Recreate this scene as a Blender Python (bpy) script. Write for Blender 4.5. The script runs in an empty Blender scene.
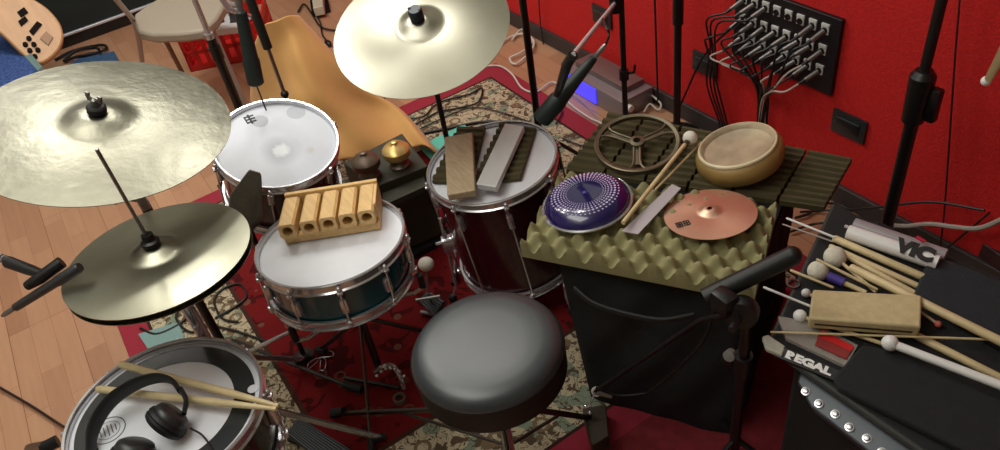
import bpy, bmesh, math, random
from mathutils import Vector, Matrix, Quaternion
random.seed(7)
PI = math.pi
C = bpy.context.scene.collection
V = Vector
# ------------------------------------------------------------------ camera geometry
F = 780.0; H = 1.75
_Z = -V((165, 912, F)).normalized()
_v2 = V((1837, -1000, F)).normalized()
_Y = (_v2 - _Z * _v2.dot(_Z)).normalized(); _X = _Y.cross(_Z)
CAM = V((0, 0, H))
def ray(px, py):
    d = V(((px - 500) / F, (py - 225) / F, 1)); return V((_X.dot(d), _Y.dot(d), _Z.dot(d)))
def at(px, py, z=0.0):
    d = ray(px, py); return CAM + d * ((z - H) / d.z)
def aty(px, py, y):
    d = ray(px, py); return CAM + d * (y / d.y)
def atp(px, py, P, n):
    d = ray(px, py); return CAM + d * ((P - CAM).dot(n) / d.dot(n))
def near(px, py, x, y):          # point on the pixel's ray nearest the vertical line x, y
    d = ray(px, py); return CAM + d * ((x * d.x + y * d.y) / (d.x ** 2 + d.y ** 2))
def c2w(x, y, z): return V((_X.x * x + _X.y * y + _X.z * z, _Y.x * x + _Y.y * y + _Y.z * z, _Z.x * x + _Z.y * y + _Z.z * z))
cd = bpy.data.cameras.new('camera'); cam = bpy.data.objects.new('camera', cd); C.objects.link(cam)
right = V((_X.x, _Y.x, _Z.x)); down = V((_X.y, _Y.y, _Z.y)); fwd = V((_X.z, _Y.z, _Z.z))
cam.matrix_world = Matrix(((right.x, -down.x, -fwd.x, CAM.x), (right.y, -down.y, -fwd.y, CAM.y), (right.z, -down.z, -fwd.z, CAM.z), (0, 0, 0, 1)))
cd.sensor_width = 36; cd.lens = 36 * F / 1000; cd.clip_start = .02
bpy.context.scene.camera = cam
# ------------------------------------------------------------------ materials
def lin(c): return tuple(((v / 255) / 12.92 if v / 255 <= .04045 else ((v / 255 + .055) / 1.055) ** 2.4) for v in c) + (1,)
MATS = {}
def mat(name, col, rough=.5, metal=0, spec=.5, var=0, vscale=20, bump=0, bscale=80, stretch=(1, 1, 1), coat=0, trans=0, alpha=1, emit=None, aniso=0, sheen=0):
    if name in MATS: return MATS[name]
    m = bpy.data.materials.new(name); m.use_nodes = True; MATS[name] = m
    nt = m.node_tree; b = nt.nodes['Principled BSDF']; L = nt.links
    b.inputs['Base Color'].default_value = lin(col)
    b.inputs['Roughness'].default_value = rough; b.inputs['Metallic'].default_value = metal
    b.inputs['Specular IOR Level'].default_value = spec; b.inputs['Coat Weight'].default_value = coat
    b.inputs['Transmission Weight'].default_value = trans; b.inputs['Alpha'].default_value = alpha
    b.inputs['Sheen Weight'].default_value = sheen
    if emit: b.inputs['Emission Color'].default_value = lin(emit[0]); b.inputs['Emission Strength'].default_value = emit[1]
    tc = nt.nodes.new('ShaderNodeTexCoord'); mp = nt.nodes.new('ShaderNodeMapping'); mp.inputs['Scale'].default_value = stretch
    L.new(tc.outputs['Object'], mp.inputs['Vector'])
    if var:
        n = nt.nodes.new('ShaderNodeTexNoise'); n.inputs['Scale'].default_value = vscale; n.inputs['Detail'].default_value = 5
        L.new(mp.outputs[0], n.inputs['Vector'])
        r = nt.nodes.new('ShaderNodeValToRGB'); c = lin(col)
        r.color_ramp.elements[0].position = .3; r.color_ramp.elements[1].position = .7
        r.color_ramp.elements[0].color = tuple(v * (1 - var) for v in c[:3]) + (1,)
        r.color_ramp.elements[1].color = tuple(min(1, v * (1 + var)) for v in c[:3]) + (1,)
        L.new(n.outputs['Fac'], r.inputs[0]); L.new(r.outputs[0], b.inputs['Base Color'])
    if bump:
        n = nt.nodes.new('ShaderNodeTexNoise'); n.inputs['Scale'].default_value = bscale; n.inputs['Detail'].default_value = 4
        L.new(mp.outputs[0], n.inputs['Vector'])
        u = nt.nodes.new('ShaderNodeBump'); u.inputs['Strength'].default_value = min(1, bump); u.inputs['Distance'].default_value = .002
        L.new(n.outputs['Fac'], u.inputs['Height']); L.new(u.outputs[0], b.inputs['Normal'])
    if aniso:
        t = nt.nodes.new('ShaderNodeTangent'); t.direction_type = 'RADIAL'; t.axis = 'Z'
        b.inputs['Anisotropic'].default_value = aniso; L.new(t.outputs[0], b.inputs['Tangent'])
    return m
chrome = mat('chrome', (204, 204, 208), .18, .75)
dkchrome = mat('dark_chrome', (92, 88, 84), .3, .9)
dull = mat('dull_steel', (150, 148, 145), .35, 1)
blackp = mat('black_plastic', (16, 16, 18), .4)
blackm = mat('black_painted_metal', (20, 19, 20), .35, 0, .5)
rubber = mat('rubber', (14, 14, 14), .7)
head_m = mat('drum_head', (222, 224, 230), .5, var=.05, vscale=9)
ridem = mat('aged_bronze', (136, 134, 120), .34, 1, var=.16, vscale=12, bump=.8, bscale=26, aniso=.3)
crashm = mat('bright_bronze', (166, 163, 148), .34, 1, var=.05, vscale=9, aniso=.75)
hatm = mat('hat_bronze', (160, 158, 140), .32, 1, var=.10, vscale=10, bump=.05, bscale=20, aniso=.5)
copper = mat('copper_bronze', (226, 186, 160), .38, .8, var=.06, aniso=.5)
woodl = mat('pale_wood', (222, 184, 124), .5, var=.12, vscale=14, stretch=(1, 9, 9))
woodb = mat('block_wood', (180, 160, 130), .6, var=.16, vscale=12, stretch=(2, 12, 12))
woodblk = mat('worn_block_wood', (198, 180, 138), .55, var=.10, vscale=10, stretch=(6, 6, 2))
woods = mat('stick_wood', (206, 186, 142), .45, var=.10, vscale=30)
white = mat('white_felt', (225, 220, 208), .8, bump=.5, bscale=120)
whitep = mat('white_plastic', (228, 226, 224), .35)
cream = mat('cream_wool', (212, 206, 190), .9, bump=1, bscale=90, var=.12, vscale=60)
purplew = mat('purple_wrap', (70, 52, 140), .6)
olive = mat('olive_foam', (142, 136, 96), .9, var=.10, vscale=16, bump=.4, bscale=150)
darkolive = mat('dark_olive_foam', (76, 68, 42), .92, var=.14, vscale=14, bump=.4, bscale=150)
fabric = mat('black_fabric', (15, 15, 16), .85, bump=.6, bscale=200, var=.15, vscale=8)
bagfab = mat('bag_fabric', (26, 27, 29), .9, bump=.7, bscale=260, var=.15, vscale=30)
dropc = mat('grey_cloth', (92, 86, 74), .9, var=.12, vscale=25, bump=.5)
orange = mat('mustard_cloth', (216, 164, 98), .85, var=.07, vscale=6, bump=.3, bscale=260, sheen=.15)
redpl = mat('red_plastic', (196, 34, 30), .4)
greenshell = mat('teal_lacquer', (8, 72, 84), .22, 0, .5, coat=.5)
wineshell = mat('wine_lacquer', (58, 12, 20), .25, coat=.4)
blackshell = mat('black_lacquer', (16, 15, 18), .25, coat=.4)
gold = mat('gold_metal', (222, 190, 120), .32, .6)
brown = mat('bronze_brown_metal', (112, 96, 82), .4, .5)
silverp = mat('silver_plate', (184, 178, 184), .5, .2)
alum = mat('brushed_aluminium', (208, 210, 210), .45, .2)
vinyl = mat('black_vinyl', (48, 54, 58), .38, 0, .8, bump=.12, bscale=18, var=.06, vscale=15)
redm = mat('red_card', (205, 30, 34), .5)
darkred = mat('pinkish_red', (180, 40, 60), .5)
# ------------------------------------------------------------------ mesh helpers
def place(bm, loc=(0, 0, 0), n=None, rz=0, verts=None):
    M = Matrix.Translation(V(loc))
    if n is not None: M = M @ V((0, 0, 1)).rotation_difference(V(n).normalized()).to_matrix().to_4x4()
    M = M @ Matrix.Rotation(rz, 4, 'Z')
    bmesh.ops.transform(bm, matrix=M, verts=verts or bm.verts[:])
    return bm
def nb(): return bmesh.new()
def box(bm, c, s, M=None, bev=0):
    r = bmesh.ops.create_cube(bm, size=1); vs = r['verts']
    bmesh.ops.scale(bm, vec=V(s), verts=vs)
    if bev:
        es = list({e for v in vs for e in v.link_edges})
        q = bmesh.ops.bevel(bm, geom=es, offset=bev, segments=2, affect='EDGES', profile=.5); vs = list({v for v in q['verts']} | {v for v in vs if v.is_valid})
    bmesh.ops.translate(bm, vec=V(c), verts=vs)
    if M is not None: bmesh.ops.transform(bm, matrix=M, verts=vs)
    return vs
def lathe(bm, prof, seg=48, M=None):
    rings = []; new = []
    for r, z in prof:
        if r < 1e-6: v = [bm.verts.new((0, 0, z))]
        else: v = [bm.verts.new((r * math.cos(2 * PI * i / seg), r * math.sin(2 * PI * i / seg), z)) for i in range(seg)]
        rings.append(v); new += v
    for a, b in zip(rings, rings[1:]):
        for i in range(seg):
            j = (i + 1) % seg
            if len(a) == 1 and len(b) == 1: break
            if len(a) == 1: bm.faces.new((a[0], b[j], b[i]))
            elif len(b) == 1: bm.faces.new((a[i], a[j], b[0]))
            else: bm.faces.new((a[i], a[j], b[j], b[i]))
    if M is not None: bmesh.ops.transform(bm, matrix=M, verts=new)
    return new
def TM(loc, n=(0, 0, 1), rz=0):
    return Matrix.Translation(V(loc)) @ V((0, 0, 1)).rotation_difference(V(n).normalized()).to_matrix().to_4x4() @ Matrix.Rotation(rz, 4, 'Z')
def smooth_path(pts, k=6):
    pts = [V(p) for p in pts]
    if len(pts) < 3: return pts
    P = [2 * pts[0] - pts[1]] + pts + [2 * pts[-1] - pts[-2]]; out = []
    for i in range(1, len(P) - 2):
        for j in range(k):
            t = j / k; a, b, c, d = P[i - 1:i + 3]
            out.append(.5 * ((2 * b) + (c - a) * t + (2 * a - 5 * b + 4 * c - d) * t * t + (3 * b - a - 3 * c + d) * t ** 3))
    return out + [pts[-1]]
def tube(bm, pts, r, seg=8, sm=0, flat=1.0, up=None):
    pts = [V(p) for p in pts]
    if sm: 
        n0 = len(pts); rs = r
        if isinstance(r, (list, tuple)):
            rs = [r[min(n0 - 2, i // sm)] * (1 - (i % sm) / sm) + r[min(n0 - 1, i // sm + 1)] * ((i % sm) / sm) for i in range((n0 - 1) * sm)] + [r[-1]]
        pts = smooth_path(pts, sm); r = rs
    if not isinstance(r, (list, tuple)): r = [r] * len(pts)
    prev = None; rings = []
    for i, p in enumerate(pts):
        t = (pts[min(i + 1, len(pts) - 1)] - pts[max(i - 1, 0)]).normalized()
        if prev is None: a = up if up is not None else (V((0, 0, 1)) if abs(t.z) < .9 else V((1, 0, 0)))
        else: a = prev
        a = (V(a) - t * V(a).dot(t)).normalized(); b = t.cross(a); prev = a
        rings.append([bm.verts.new(p + (a * math.cos(2 * PI * k / seg) + b * math.sin(2 * PI * k / seg) * flat) * r[i]) for k in range(seg)])
    for A, B in zip(rings, rings[1:]):
        for k in range(seg): bm.faces.new((A[k], A[(k + 1) % seg], B[(k + 1) % seg], B[k]))
    bm.faces.new(rings[0][::-1]); bm.faces.new(rings[-1])
    return bm
def ball(bm, c, r, sc=(1, 1, 1), seg=16):
    q = bmesh.ops.create_uvsphere(bm, u_segments=seg, v_segments=seg // 2 + 2, radius=r)
    bmesh.ops.scale(bm, vec=V(sc), verts=q['verts']); bmesh.ops.translate(bm, vec=V(c), verts=q['verts'])
def prism(bm, top, dz, taper=0):     # top: list of points, extruded by vector dz
    dz = V(dz) if not isinstance(dz, (int, float)) else V((0, 0, -dz))
    a = [bm.verts.new(V(p)) for p in top]; cen = sum((V(p) for p in top), V()) / len(top)
    b = [bm.verts.new(V(p) + dz + (cen - V(p)) * taper) for p in top]
    bm.faces.new(a); bm.faces.new(b[::-1])
    for i in range(len(a)): bm.faces.new((a[i], b[i], b[(i + 1) % len(a)], a[(i + 1) % len(a)]))
    return bm
def obj(name, bm, m, parent=None, smooth=True, world=False, bev=0, label=None):
    bmesh.ops.recalc_face_normals(bm, faces=bm.faces[:])
    if world and parent is not None:
        q = parent
        while q.parent: q = q.parent
        bmesh.ops.transform(bm, matrix=q.matrix_basis.inverted(), verts=bm.verts[:])
    me = bpy.data.meshes.new(name); bm.to_mesh(me); bm.free()
    o = bpy.data.objects.new(name, me); C.objects.link(o); me.materials.append(m)
    if smooth:
        for p in me.polygons: p.use_smooth = True
        me.set_sharp_from_angle(angle=math.radians(38))
    if parent is not None: o.parent = parent
    if bev:
        md = o.modifiers.new('bevel', 'BEVEL'); md.width = bev; md.segments = 2; md.limit_method = 'ANGLE'
    if label: o['label'] = label
    return o
def tag(o, label, cat, group=None, kind=None):
    o['label'] = label; o['category'] = cat
    if group: o['group'] = group
    if kind: o['kind'] = kind
    return o
def thing(name, label, cat, loc=(0, 0, 0), n=None, rz=0, group=None):
    o = bpy.data.objects.new(name, None); C.objects.link(o); o.empty_display_size = .05
    o.matrix_basis = TM(loc, n or (0, 0, 1), rz); tag(o, label, cat, group); return o
def single(name, bm, m, label, cat, origin=None, group=None, **k):
    if origin is not None:
        bmesh.ops.translate(bm, vec=-V(origin), verts=bm.verts[:])
    o = obj(name, bm, m, **k)
    if origin is not None: o.location = V(origin)
    tag(o, label, cat, group); return o
def struct(name, bm, m, **k):
    o = obj(name, bm, m, **k); o['kind'] = 'structure'; return o
def lettering(s, parent, m, P0, P1, n, height=None, name='lettering', bold=.0, depth=.0004):
    """text with baseline from P0 to P1 (world) lying in the plane of normal n"""
    cu = bpy.data.curves.new(name, 'FONT'); cu.body = s; cu.extrude = .02; cu.offset = bold
    t = bpy.data.objects.new(name, cu); C.objects.link(t); bpy.context.view_layer.update()
    me = bpy.data.meshes.new_from_object(t.evaluated_get(bpy.context.evaluated_depsgraph_get()))
    bpy.data.objects.remove(t)
    xs = [v.co.x for v in me.vertices]; ys = [v.co.y for v in me.vertices]
    w = max(xs) - min(xs); h = max(ys) - min(ys); n = V(n).normalized(); P0 = V(P0); X = (V(P1) - P0); Lx = X.length; X.normalize()
    X = (X - n * X.dot(n)).normalized(); Yv = n.cross(X); hh = height or h * Lx / w
    for v in me.vertices:
        a = (v.co.x - min(xs)) / w * Lx; b = (v.co.y - min(ys)) / h * hh; c = v.co.z / .02 * depth
        v.co = P0 + X * a + Yv * b + n * c
    q = parent
    while q.parent: q = q.parent
    me.transform(q.matrix_basis.inverted())
    o = bpy.data.objects.new(name, me); C.objects.link(o); me.materials.clear(); me.materials.append(m); o.parent = parent; return o
# ------------------------------------------------------------------ SETTING
XL, XR, YB, YF, ZC = -4.85, 1.3, 1.855, -2.2, 2.7
def floor_mat():
    m = bpy.data.materials.new('laminate'); m.use_nodes = True; nt = m.node_tree; b = nt.nodes['Principled BSDF']; L = nt.links
    tc = nt.nodes.new('ShaderNodeTexCoord')
    br = nt.nodes.new('ShaderNodeTexBrick'); br.offset = .37; br.inputs['Scale'].default_value = 1
    br.inputs['Brick Width'].default_value = .42; br.inputs['Row Height'].default_value = .068; br.inputs['Mortar Size'].default_value = .0006
    br.inputs['Color1'].default_value = lin((194, 148, 116)); br.inputs['Color2'].default_value = lin((176, 128, 98)); br.inputs['Mortar'].default_value = lin((150, 100, 72))
    L.new(tc.outputs['Object'], br.inputs['Vector'])
    br2 = nt.nodes.new('ShaderNodeTexBrick'); br2.offset = .5; br2.inputs['Scale'].default_value = 1
    br2.inputs['Brick Width'].default_value = 1.26; br2.inputs['Row Height'].default_value = .204; br2.inputs['Mortar Size'].default_value = .0012
    br2.inputs['Color1'].default_value = (1, 1, 1, 1); br2.inputs['Color2'].default_value = (.9, .9, .9, 1); br2.inputs['Mortar'].default_value = (.6, .55, .5, 1)
    L.new(tc.outputs['Object'], br2.inputs['Vector'])
    n = nt.nodes.new('ShaderNodeTexNoise'); mp = nt.nodes.new('ShaderNodeMapping'); mp.inputs['Scale'].default_value = (2, 22, 1); n.inputs['Scale'].default_value = 2.5; n.inputs['Detail'].default_value = 6
    L.new(tc.outputs['Object'], mp.inputs[0]); L.new(mp.outputs[0], n.inputs['Vector'])
    r = nt.nodes.new('ShaderNodeValToRGB'); r.color_ramp.elements[0].color = (.84, .82, .8, 1); r.color_ramp.elements[1].color = (1.08, 1.08, 1.08, 1); L.new(n.outputs['Fac'], r.inputs[0])
    a = nt.nodes.new('ShaderNodeMixRGB'); a.blend_type = 'MULTIPLY'; a.inputs[0].default_value = 1; L.new(br.outputs['Color'], a.inputs[1]); L.new(r.outputs[0], a.inputs[2])
    c = nt.nodes.new('ShaderNodeMixRGB'); c.blend_type = 'MULTIPLY'; c.inputs[0].default_value = 1; L.new(a.outputs[0], c.inputs[1]); L.new(br2.outputs['Color'], c.inputs[2])
    L.new(c.outputs[0], b.inputs['Base Color']); b.inputs['Roughness'].default_value = .38
    return m
bm = nb(); box(bm, ((XL + XR) / 2, (YB + YF) / 2, -.05), (XR - XL, YB - YF, .1)); struct('floor', bm, floor_mat(), smooth=False)
redwall = mat('red_wall_carpet', (200, 24, 22), .85, var=.12, vscale=90, bump=1, bscale=170)
darkwall = mat('dark_curtain_wall', (22, 32, 32), .75, var=.12, vscale=12, bump=.4, bscale=60)
ceilm = mat('ceiling_paint', (205, 208, 200), .9)
bm = nb(); box(bm, ((XL + XR) / 2, YB + .05, ZC / 2), (XR - XL + .2, .1, ZC)); struct('wall_right', bm, redwall, smooth=False)
bm = nb(); box(bm, ((XL + XR) / 2, YB - .006, (ZC + 1.55) / 2), (XR - XL, .012, ZC - 1.55)); struct('added_bounce_panel', bm, mat('pale_wall_paint', (176, 178, 170), .9), smooth=False)  # unseen pale upper wall, added to keep bounce and metal reflections neutral
palewall = mat('pale_wall_paint', (176, 178, 170), .9)
bm = nb(); box(bm, (XL - .05, (YB + YF) / 2, ZC / 2), (.1, YB - YF, ZC)); struct('wall_left', bm, palewall, smooth=False)
bm = nb(); box(bm, (XL + .006, (YB + YF) / 2, .6), (.012, YB - YF, 1.2)); struct('trim_2', bm, darkwall, smooth=False)
bm = nb(); box(bm, (XR + .05, (YB + YF) / 2, ZC / 2), (.1, YB - YF, ZC)); struct('wall_back', bm, palewall, smooth=False)
bm = nb(); box(bm, ((XL + XR) / 2, YF - .05, ZC / 2), (XR - XL + .2, .1, ZC)); struct('wall_front', bm, palewall, smooth=False)
bm = nb(); box(bm, ((XL + XR) / 2, (YB + YF) / 2, ZC + .05), (XR - XL + .2, YB - YF + .2, .1)); struct('ceiling', bm, ceilm, smooth=False)
bbm = mat('dark_baseboard', (58, 50, 50), .5)
bm = nb(); box(bm, ((XL + XR) / 2, YB - .008, .035), (XR - XL, .016, .07)); struct('baseboard_right', bm, bbm, bev=.003)
bm = nb(); box(bm, (XL + .01, (YB + YF) / 2, .03), (.02, YB - YF, .06)); struct('baseboard_left', bm, blackm, bev=.003)
bm = nb(); box(bm, (XL + .014, (YB + YF) / 2, .068), (.028, YB - YF, .014)); struct('trim_1', bm, mat('pale_metal_trim', (200, 200, 205), .3, .4), bev=.003)
# ------------------------------------------------------------------ rug
def rug_mat(w, l):
    m = bpy.data.materials.new('persian_rug'); m.use_nodes = True; nt = m.node_tree; b = nt.nodes['Principled BSDF']; L = nt.links
    def N(t, **k):
        n = nt.nodes.new(t)
        for a, v in k.items(): setattr(n, a, v)
        return n
    def mth(op, a, b_=None):
        n = N('ShaderNodeMath', operation=op)
        for i, x in enumerate((a, b_)):
            if x is None: continue
            if isinstance(x, (int, float)): n.inputs[i].default_value = x
            else: L.new(x, n.inputs[i])
        return n.outputs[0]
    def mix(f, c1, c2):
        n = N('ShaderNodeMixRGB')
        for i, x in enumerate((f, c1, c2)):
            if isinstance(x, tuple): n.inputs[i].default_value = x
            else: L.new(x, n.inputs[i])
        return n.outputs[0]
    tc = N('ShaderNodeTexCoord'); sx = N('ShaderNodeSeparateXYZ'); L.new(tc.outputs['Object'], sx.inputs[0])
    dx = mth('SUBTRACT', w / 2, mth('ABSOLUTE', sx.outputs[0])); dy = mth('SUBTRACT', l / 2, mth('ABSOLUTE', sx.outputs[1])); d = mth('MINIMUM', dx, dy)
    def noise(scale, det=1, dist=0.0, detail=2):
        n = N('ShaderNodeTexNoise'); n.inputs['Scale'].default_value = scale; n.inputs['Detail'].default_value = detail; n.inputs['Distortion'].default_value = dist
        L.new(tc.outputs['Object'], n.inputs['Vector']); return n.outputs['Fac']
    n1 = noise(24, dist=2.2, detail=1); n2 = noise(34, dist=1.2, detail=1)
    scroll = mth('MAXIMUM', mth('LESS_THAN', mth('ABSOLUTE', mth('SUBTRACT', n1, .5)), .022), mth('GREATER_THAN', n2, .58))
    green = mth('GREATER_THAN', noise(16, detail=0), .6)
    vo = N('ShaderNodeTexVoronoi'); vo.inputs['Scale'].default_value = 11; L.new(tc.outputs['Object'], vo.inputs['Vector'])
    ring = mth('LESS_THAN', mth('ABSOLUTE', mth('SUBTRACT', vo.outputs['Distance'], .22)), .05)
    creamc = mix(scroll, mix(green, lin((186, 172, 144)), lin((128, 140, 120))), lin((92, 76, 60)))
    creamc = mix(ring, creamc, lin((122, 100, 78)))
    field = mix(mth('GREATER_THAN', noise(15, dist=1, detail=1), .60), lin((112, 26, 28)), lin((74, 20, 22)))
    field = mix(mth('LESS_THAN', mth('ABSOLUTE', mth('SUBTRACT', vo.outputs['Distance'], .17)), .035), field, lin((112, 70, 56)))
    col = mix(mth('GREATER_THAN', d, .085), lin((152, 50, 64)), lin((60, 40, 36)))
    col = mix(mth('GREATER_THAN', d, .095), col, creamc)
    col = mix(mth('GREATER_THAN', d, .36), col, lin((70, 44, 36)))
    col = mix(mth('GREATER_THAN', d, .375), col, field)
    L.new(col, b.inputs['Base Color']); b.inputs['Roughness'].default_value = .95; b.inputs['Specular IOR Level'].default_value = .1
    n3 = noise(300); u = N('ShaderNodeBump'); u.inputs['Strength'].default_value = .6; u.inputs['Distance'].default_value = .003; L.new(n3, u.inputs['Height']); L.new(u.outputs[0], b.inputs['Normal'])
    return m
RX0, RX1, RY0, RY1 = -2.805, -.93, -.29, 1.57
bm = nb(); box(bm, (0, 0, .004), (RX1 - RX0, RY1 - RY0, .008), bev=.003)
o = obj('rug', bm, rug_mat(RX1 - RX0, RY1 - RY0)); o.location = ((RX0 + RX1) / 2, (RY0 + RY1) / 2, 0)
tag(o, 'red oriental rug with cream ornamental border under the drum kit', 'rug')
RZ = .008
bm = nb(); box(bm, (-.670, .88, .0035), (.54, 1.0, .007), bev=.001)
single('red_mat', bm, mat('plain_red_mat', (116, 26, 34), .95, var=.15, vscale=40, bump=.5, bscale=250), 'plain dark red mat on the floor under the black fabric case', 'mat')
# ------------------------------------------------------------------ generic hardware
def tripod(root, x, y, h, R, r=.008, m=chrome, a0=0, z0=RZ, foot=True):
    for k in range(3):
        a = a0 + k * 2 * PI / 3; ex, ey = x + R * math.cos(a), y + R * math.sin(a)
        bm = nb(); tube(bm, [(x + .012 * math.cos(a), y + .012 * math.sin(a), h), (ex, ey, z0 + .012)], r, flat=.6); l = obj('leg', bm, m, root, world=True)
        if foot:
            bm = nb(); tube(bm, [V((ex, ey, z0 + .012)) + V((math.cos(a), math.sin(a), 0)) * -.03 + V((0, 0, .012)), (ex + .012 * math.cos(a), ey + .012 * math.sin(a), z0 + .010)], .0105); obj('rubber_foot', bm, rubber, l, world=True)
def disc_prism(bm, c, r, h, seg=20): lathe(bm, [(0, 0), (r, 0), (r, h), (0, h)], seg, TM(c))
def drum(name, label, cen, n, r, depth, shellm, lugs=8, hoopm=chrome, hd=head_m):
    """cen = centre of the top hoop's rim"""
    n = V(n).normalized(); base = V(cen) - n * depth
    t = thing(name, label, 'drum', base, n); ri = r - .012
    bm = nb(); lathe(bm, [(ri - .006, .004), (ri, .004), (ri, depth - .014), (ri - .006, depth - .014), (ri - .006, .004)], 72); obj('shell', bm, shellm, t)
    bm = nb(); lathe(bm, [(0, depth - .012), (ri - .006, depth - .0105), (ri + .003, depth - .013), (ri + .003, depth - .02)], 72); hdobj = obj('drum_head', bm, hd, t)
    bm = nb(); lathe(bm, [(0, .006), (ri - .004, .006), (ri + .002, .012)], 48); obj('resonant_head', bm, hd, t)
    def hoop(z, s):
        bm = nb(); P = [(r - .008, -.026), (r - .001, -.026), (r, -.023), (r - .004, -.02), (r - .0055, -.004), (r - .001, -.002), (r, 0), (r - .002, .002), (r - .007, .0015), (r - .0085, -.002), (r - .0085, -.026)]
        lathe(bm, [(a, z + s * b) for a, b in P], 96); obj('hoop', bm, hoopm, t)
    hoop(depth, 1); hoop(0, -1)
    for k in range(lugs):
        a = 2 * PI * (k + .5) / lugs; M = Matrix.Rotation(a, 4, 'Z')
        bm = nb(); box(bm, (r - .004, 0, depth * (.5 if depth < .2 else .8)), (.016, .018, min(.05, depth * .3)), M, bev=.004)
        lg = obj('lug', bm, hoopm, t)
        bm = nb(); tube(bm, [M @ V((r + .004, 0, depth - .004)), M @ V((r + .004, 0, .006))], .0028, 6)
        for zz, s in ((depth - .022, 1), (.022, -1)):
            box(bm, (r + .003, 0, zz), (.016, .014, .008), M, bev=.002); ball(bm, M @ V((r + .004, 0, zz + s * .012)), .006, (1, 1, .9), 8)
        obj('tension_rod', bm, hoopm, lg)
    return t, hdobj
def cymbal(name, label, cen, n, r, bellr, bellh, bowh, m, th=.0015, wob=0):
    t = []
    bm = nb(); P = []
    for i in range(31):
        rr = .006 + (r - .006) * (i / 30) ** 1.25; s_ = max(0, min(1, (1.3 - rr / bellr) / .95)); s_ = s_ * s_ * (3 - 2 * s_)
        P.append((rr, bowh * (1 - (rr / r) ** 1.7) + bellh * s_))
    Q = P + [(q[0], q[1] - th) for q in reversed(P)] + [P[0]]
    lathe(bm, Q, 96)
    nn = V(n).normalized(); o = obj(name, bm, m); o.matrix_basis = TM(V(cen), nn)
    tag(o, label, 'cymbal'); return o
# ------------------------------------------------------------------ cymbals + stands
def cym_stand(name, label, C0, n, topz, wing, base=None, polem=blackm, z0=RZ, R=.2, a0=.5, rb=.0125, big=False, kd=.12):
    n = V(n).normalized(); C0 = V(C0); base = base or (C0.x, C0.y)
    t = thing(name, label, 'cymbal stand', (base[0], base[1], z0))
    knee = V((base[0], base[1], C0.z - kd))
    bm = nb(); tube(bm, [(base[0], base[1], z0 + .1), knee], rb, 12); obj('pole', bm, polem, t, world=True)
    bm = nb(); tube(bm, [knee, C0 + n * .012], .006); tube(bm, [C0 + n * .012, C0 + n * topz], .004); obj('tilter_rod', bm, chrome, t, world=True)
    bm = nb(); box(bm, knee, (.028, .02, .04), bev=.005); tube(bm, [knee, knee + V((-.03, -.05, .02))], .004); box(bm, knee + V((-.03, -.05, .02)), (.010, .010, .034), bev=.002); obj('tilter', bm, dull, t, world=True)
    bm = nb(); lathe(bm, [(0, 0), (.018, 0), (.019, .003), (.019, .012), (.016, .015), (0, .015)], 20, TM(C0 + n * (wing[0]), n)); obj('felt', bm, rubber, t, world=True)
    M = TM(C0 + n * (wing[0] + .015), n, .6)
    bm = nb(); lathe(bm, [(0, 0), (.009, 0), (.008, .014), (.004, .018), (0, .018)], 12, M)
    box(bm, (0, 0, .014), (.036, .005, .012), M, bev=.002); box(bm, (.015, 0, .02), (.009, .006, .014), M, bev=.002); box(bm, (-.015, 0, .02), (.009, .006, .014), M, bev=.002)
    obj('wing_nut', bm, wing[1], t, world=True)
    if big:
        bm = nb(); lathe(bm, [(0, 0), (.017, 0), (.019, .006), (.019, .030), (.016, .036), (0, .036)], 20, TM(C0 + n * (wing[0] + .004), n)); obj('sleeve_nut', bm, mat('blue_black', (30, 40, 54), .35), t, world=True)
    tripod(t, base[0], base[1], .24, R, .009, chrome, a0, z0)
    return t
RC, RN = V((-1.635, -.024, .987)), V((.177, .231, 1))
cymbal('ride_cymbal', 'large hammered ride cymbal tilted on its stand at the far left', RC, RN, .254, .062, .014, .018, ridem)
cym_stand('cymbal_stand', 'stand holding the large hammered ride cymbal above the hi-hat', RC, RN, .05, (.034, dull), a0=2.0, kd=.2, rb=.0115)
CC, CN = V((-1.785, .788, .836)), V((.272, -.215, 1))
cymbal('crash_cymbal', 'bright smooth crash cymbal tilted behind the mustard cloth, at top centre', CC, CN, .24, .052, .015, .016, crashm)
cym_stand('cymbal_stand', 'thin stand of the bright crash cymbal beside the floor tom', CC, CN, .055, (.028, blackp), big=True, base=(-1.80, .80), rb=.008, a0=1.2, R=.16)
HC, HN = V((-1.366, -.044, .822)), V((-.046, .049, 1))
cymbal('hi_hat_cymbal', 'upper hi-hat cymbal with a rod and black clutch through its centre', HC, HN, .178, .042, .014, .012, hatm)
o = cymbal('hi_hat_cymbal', 'lower hi-hat cymbal, upside down just beneath the upper one', HC - V((0, 0, .016)), (.05, -.05, -1), .178, .042, .014, .012, hatm)
t = thing('hi_hat_stand', 'chrome hi-hat stand with pull rod and black clutch under the two small cymbals', 'stand', (HC.x, HC.y, RZ))
bm = nb(); tube(bm, [(HC.x, HC.y, .03), (HC.x, HC.y, 1.075)], .0035); obj('pull_rod', bm, dull, t, world=True)
bm = nb(); lathe(bm, [(0, 0), (.017, 0), (.018, .01), (.012, .013), (.011, .026), (0, .028)], 20, TM(HC + V((0, 0, .028)), HN)); box(bm, HC + V((-.016, 0, .046)), (.02, .006, .01), bev=.002); obj('clutch', bm, blackp, t, world=True)
bm = nb(); tube(bm, [(HC.x, HC.y, .06), (HC.x, HC.y, .74)], .013, 12); tube(bm, [(HC.x, HC.y, .73), (HC.x, HC.y, .76)], .022, 12); obj('pole', bm, chrome, t, world=True)
bm = nb(); tube(bm, [(HC.x, HC.y, .42), (HC.x, HC.y, .46)], .02, 12); box(bm, (HC.x + .03, HC.y, .44), (.03, .01, .02), bev=.003); obj('height_clamp', bm, dull, t, world=True)
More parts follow.
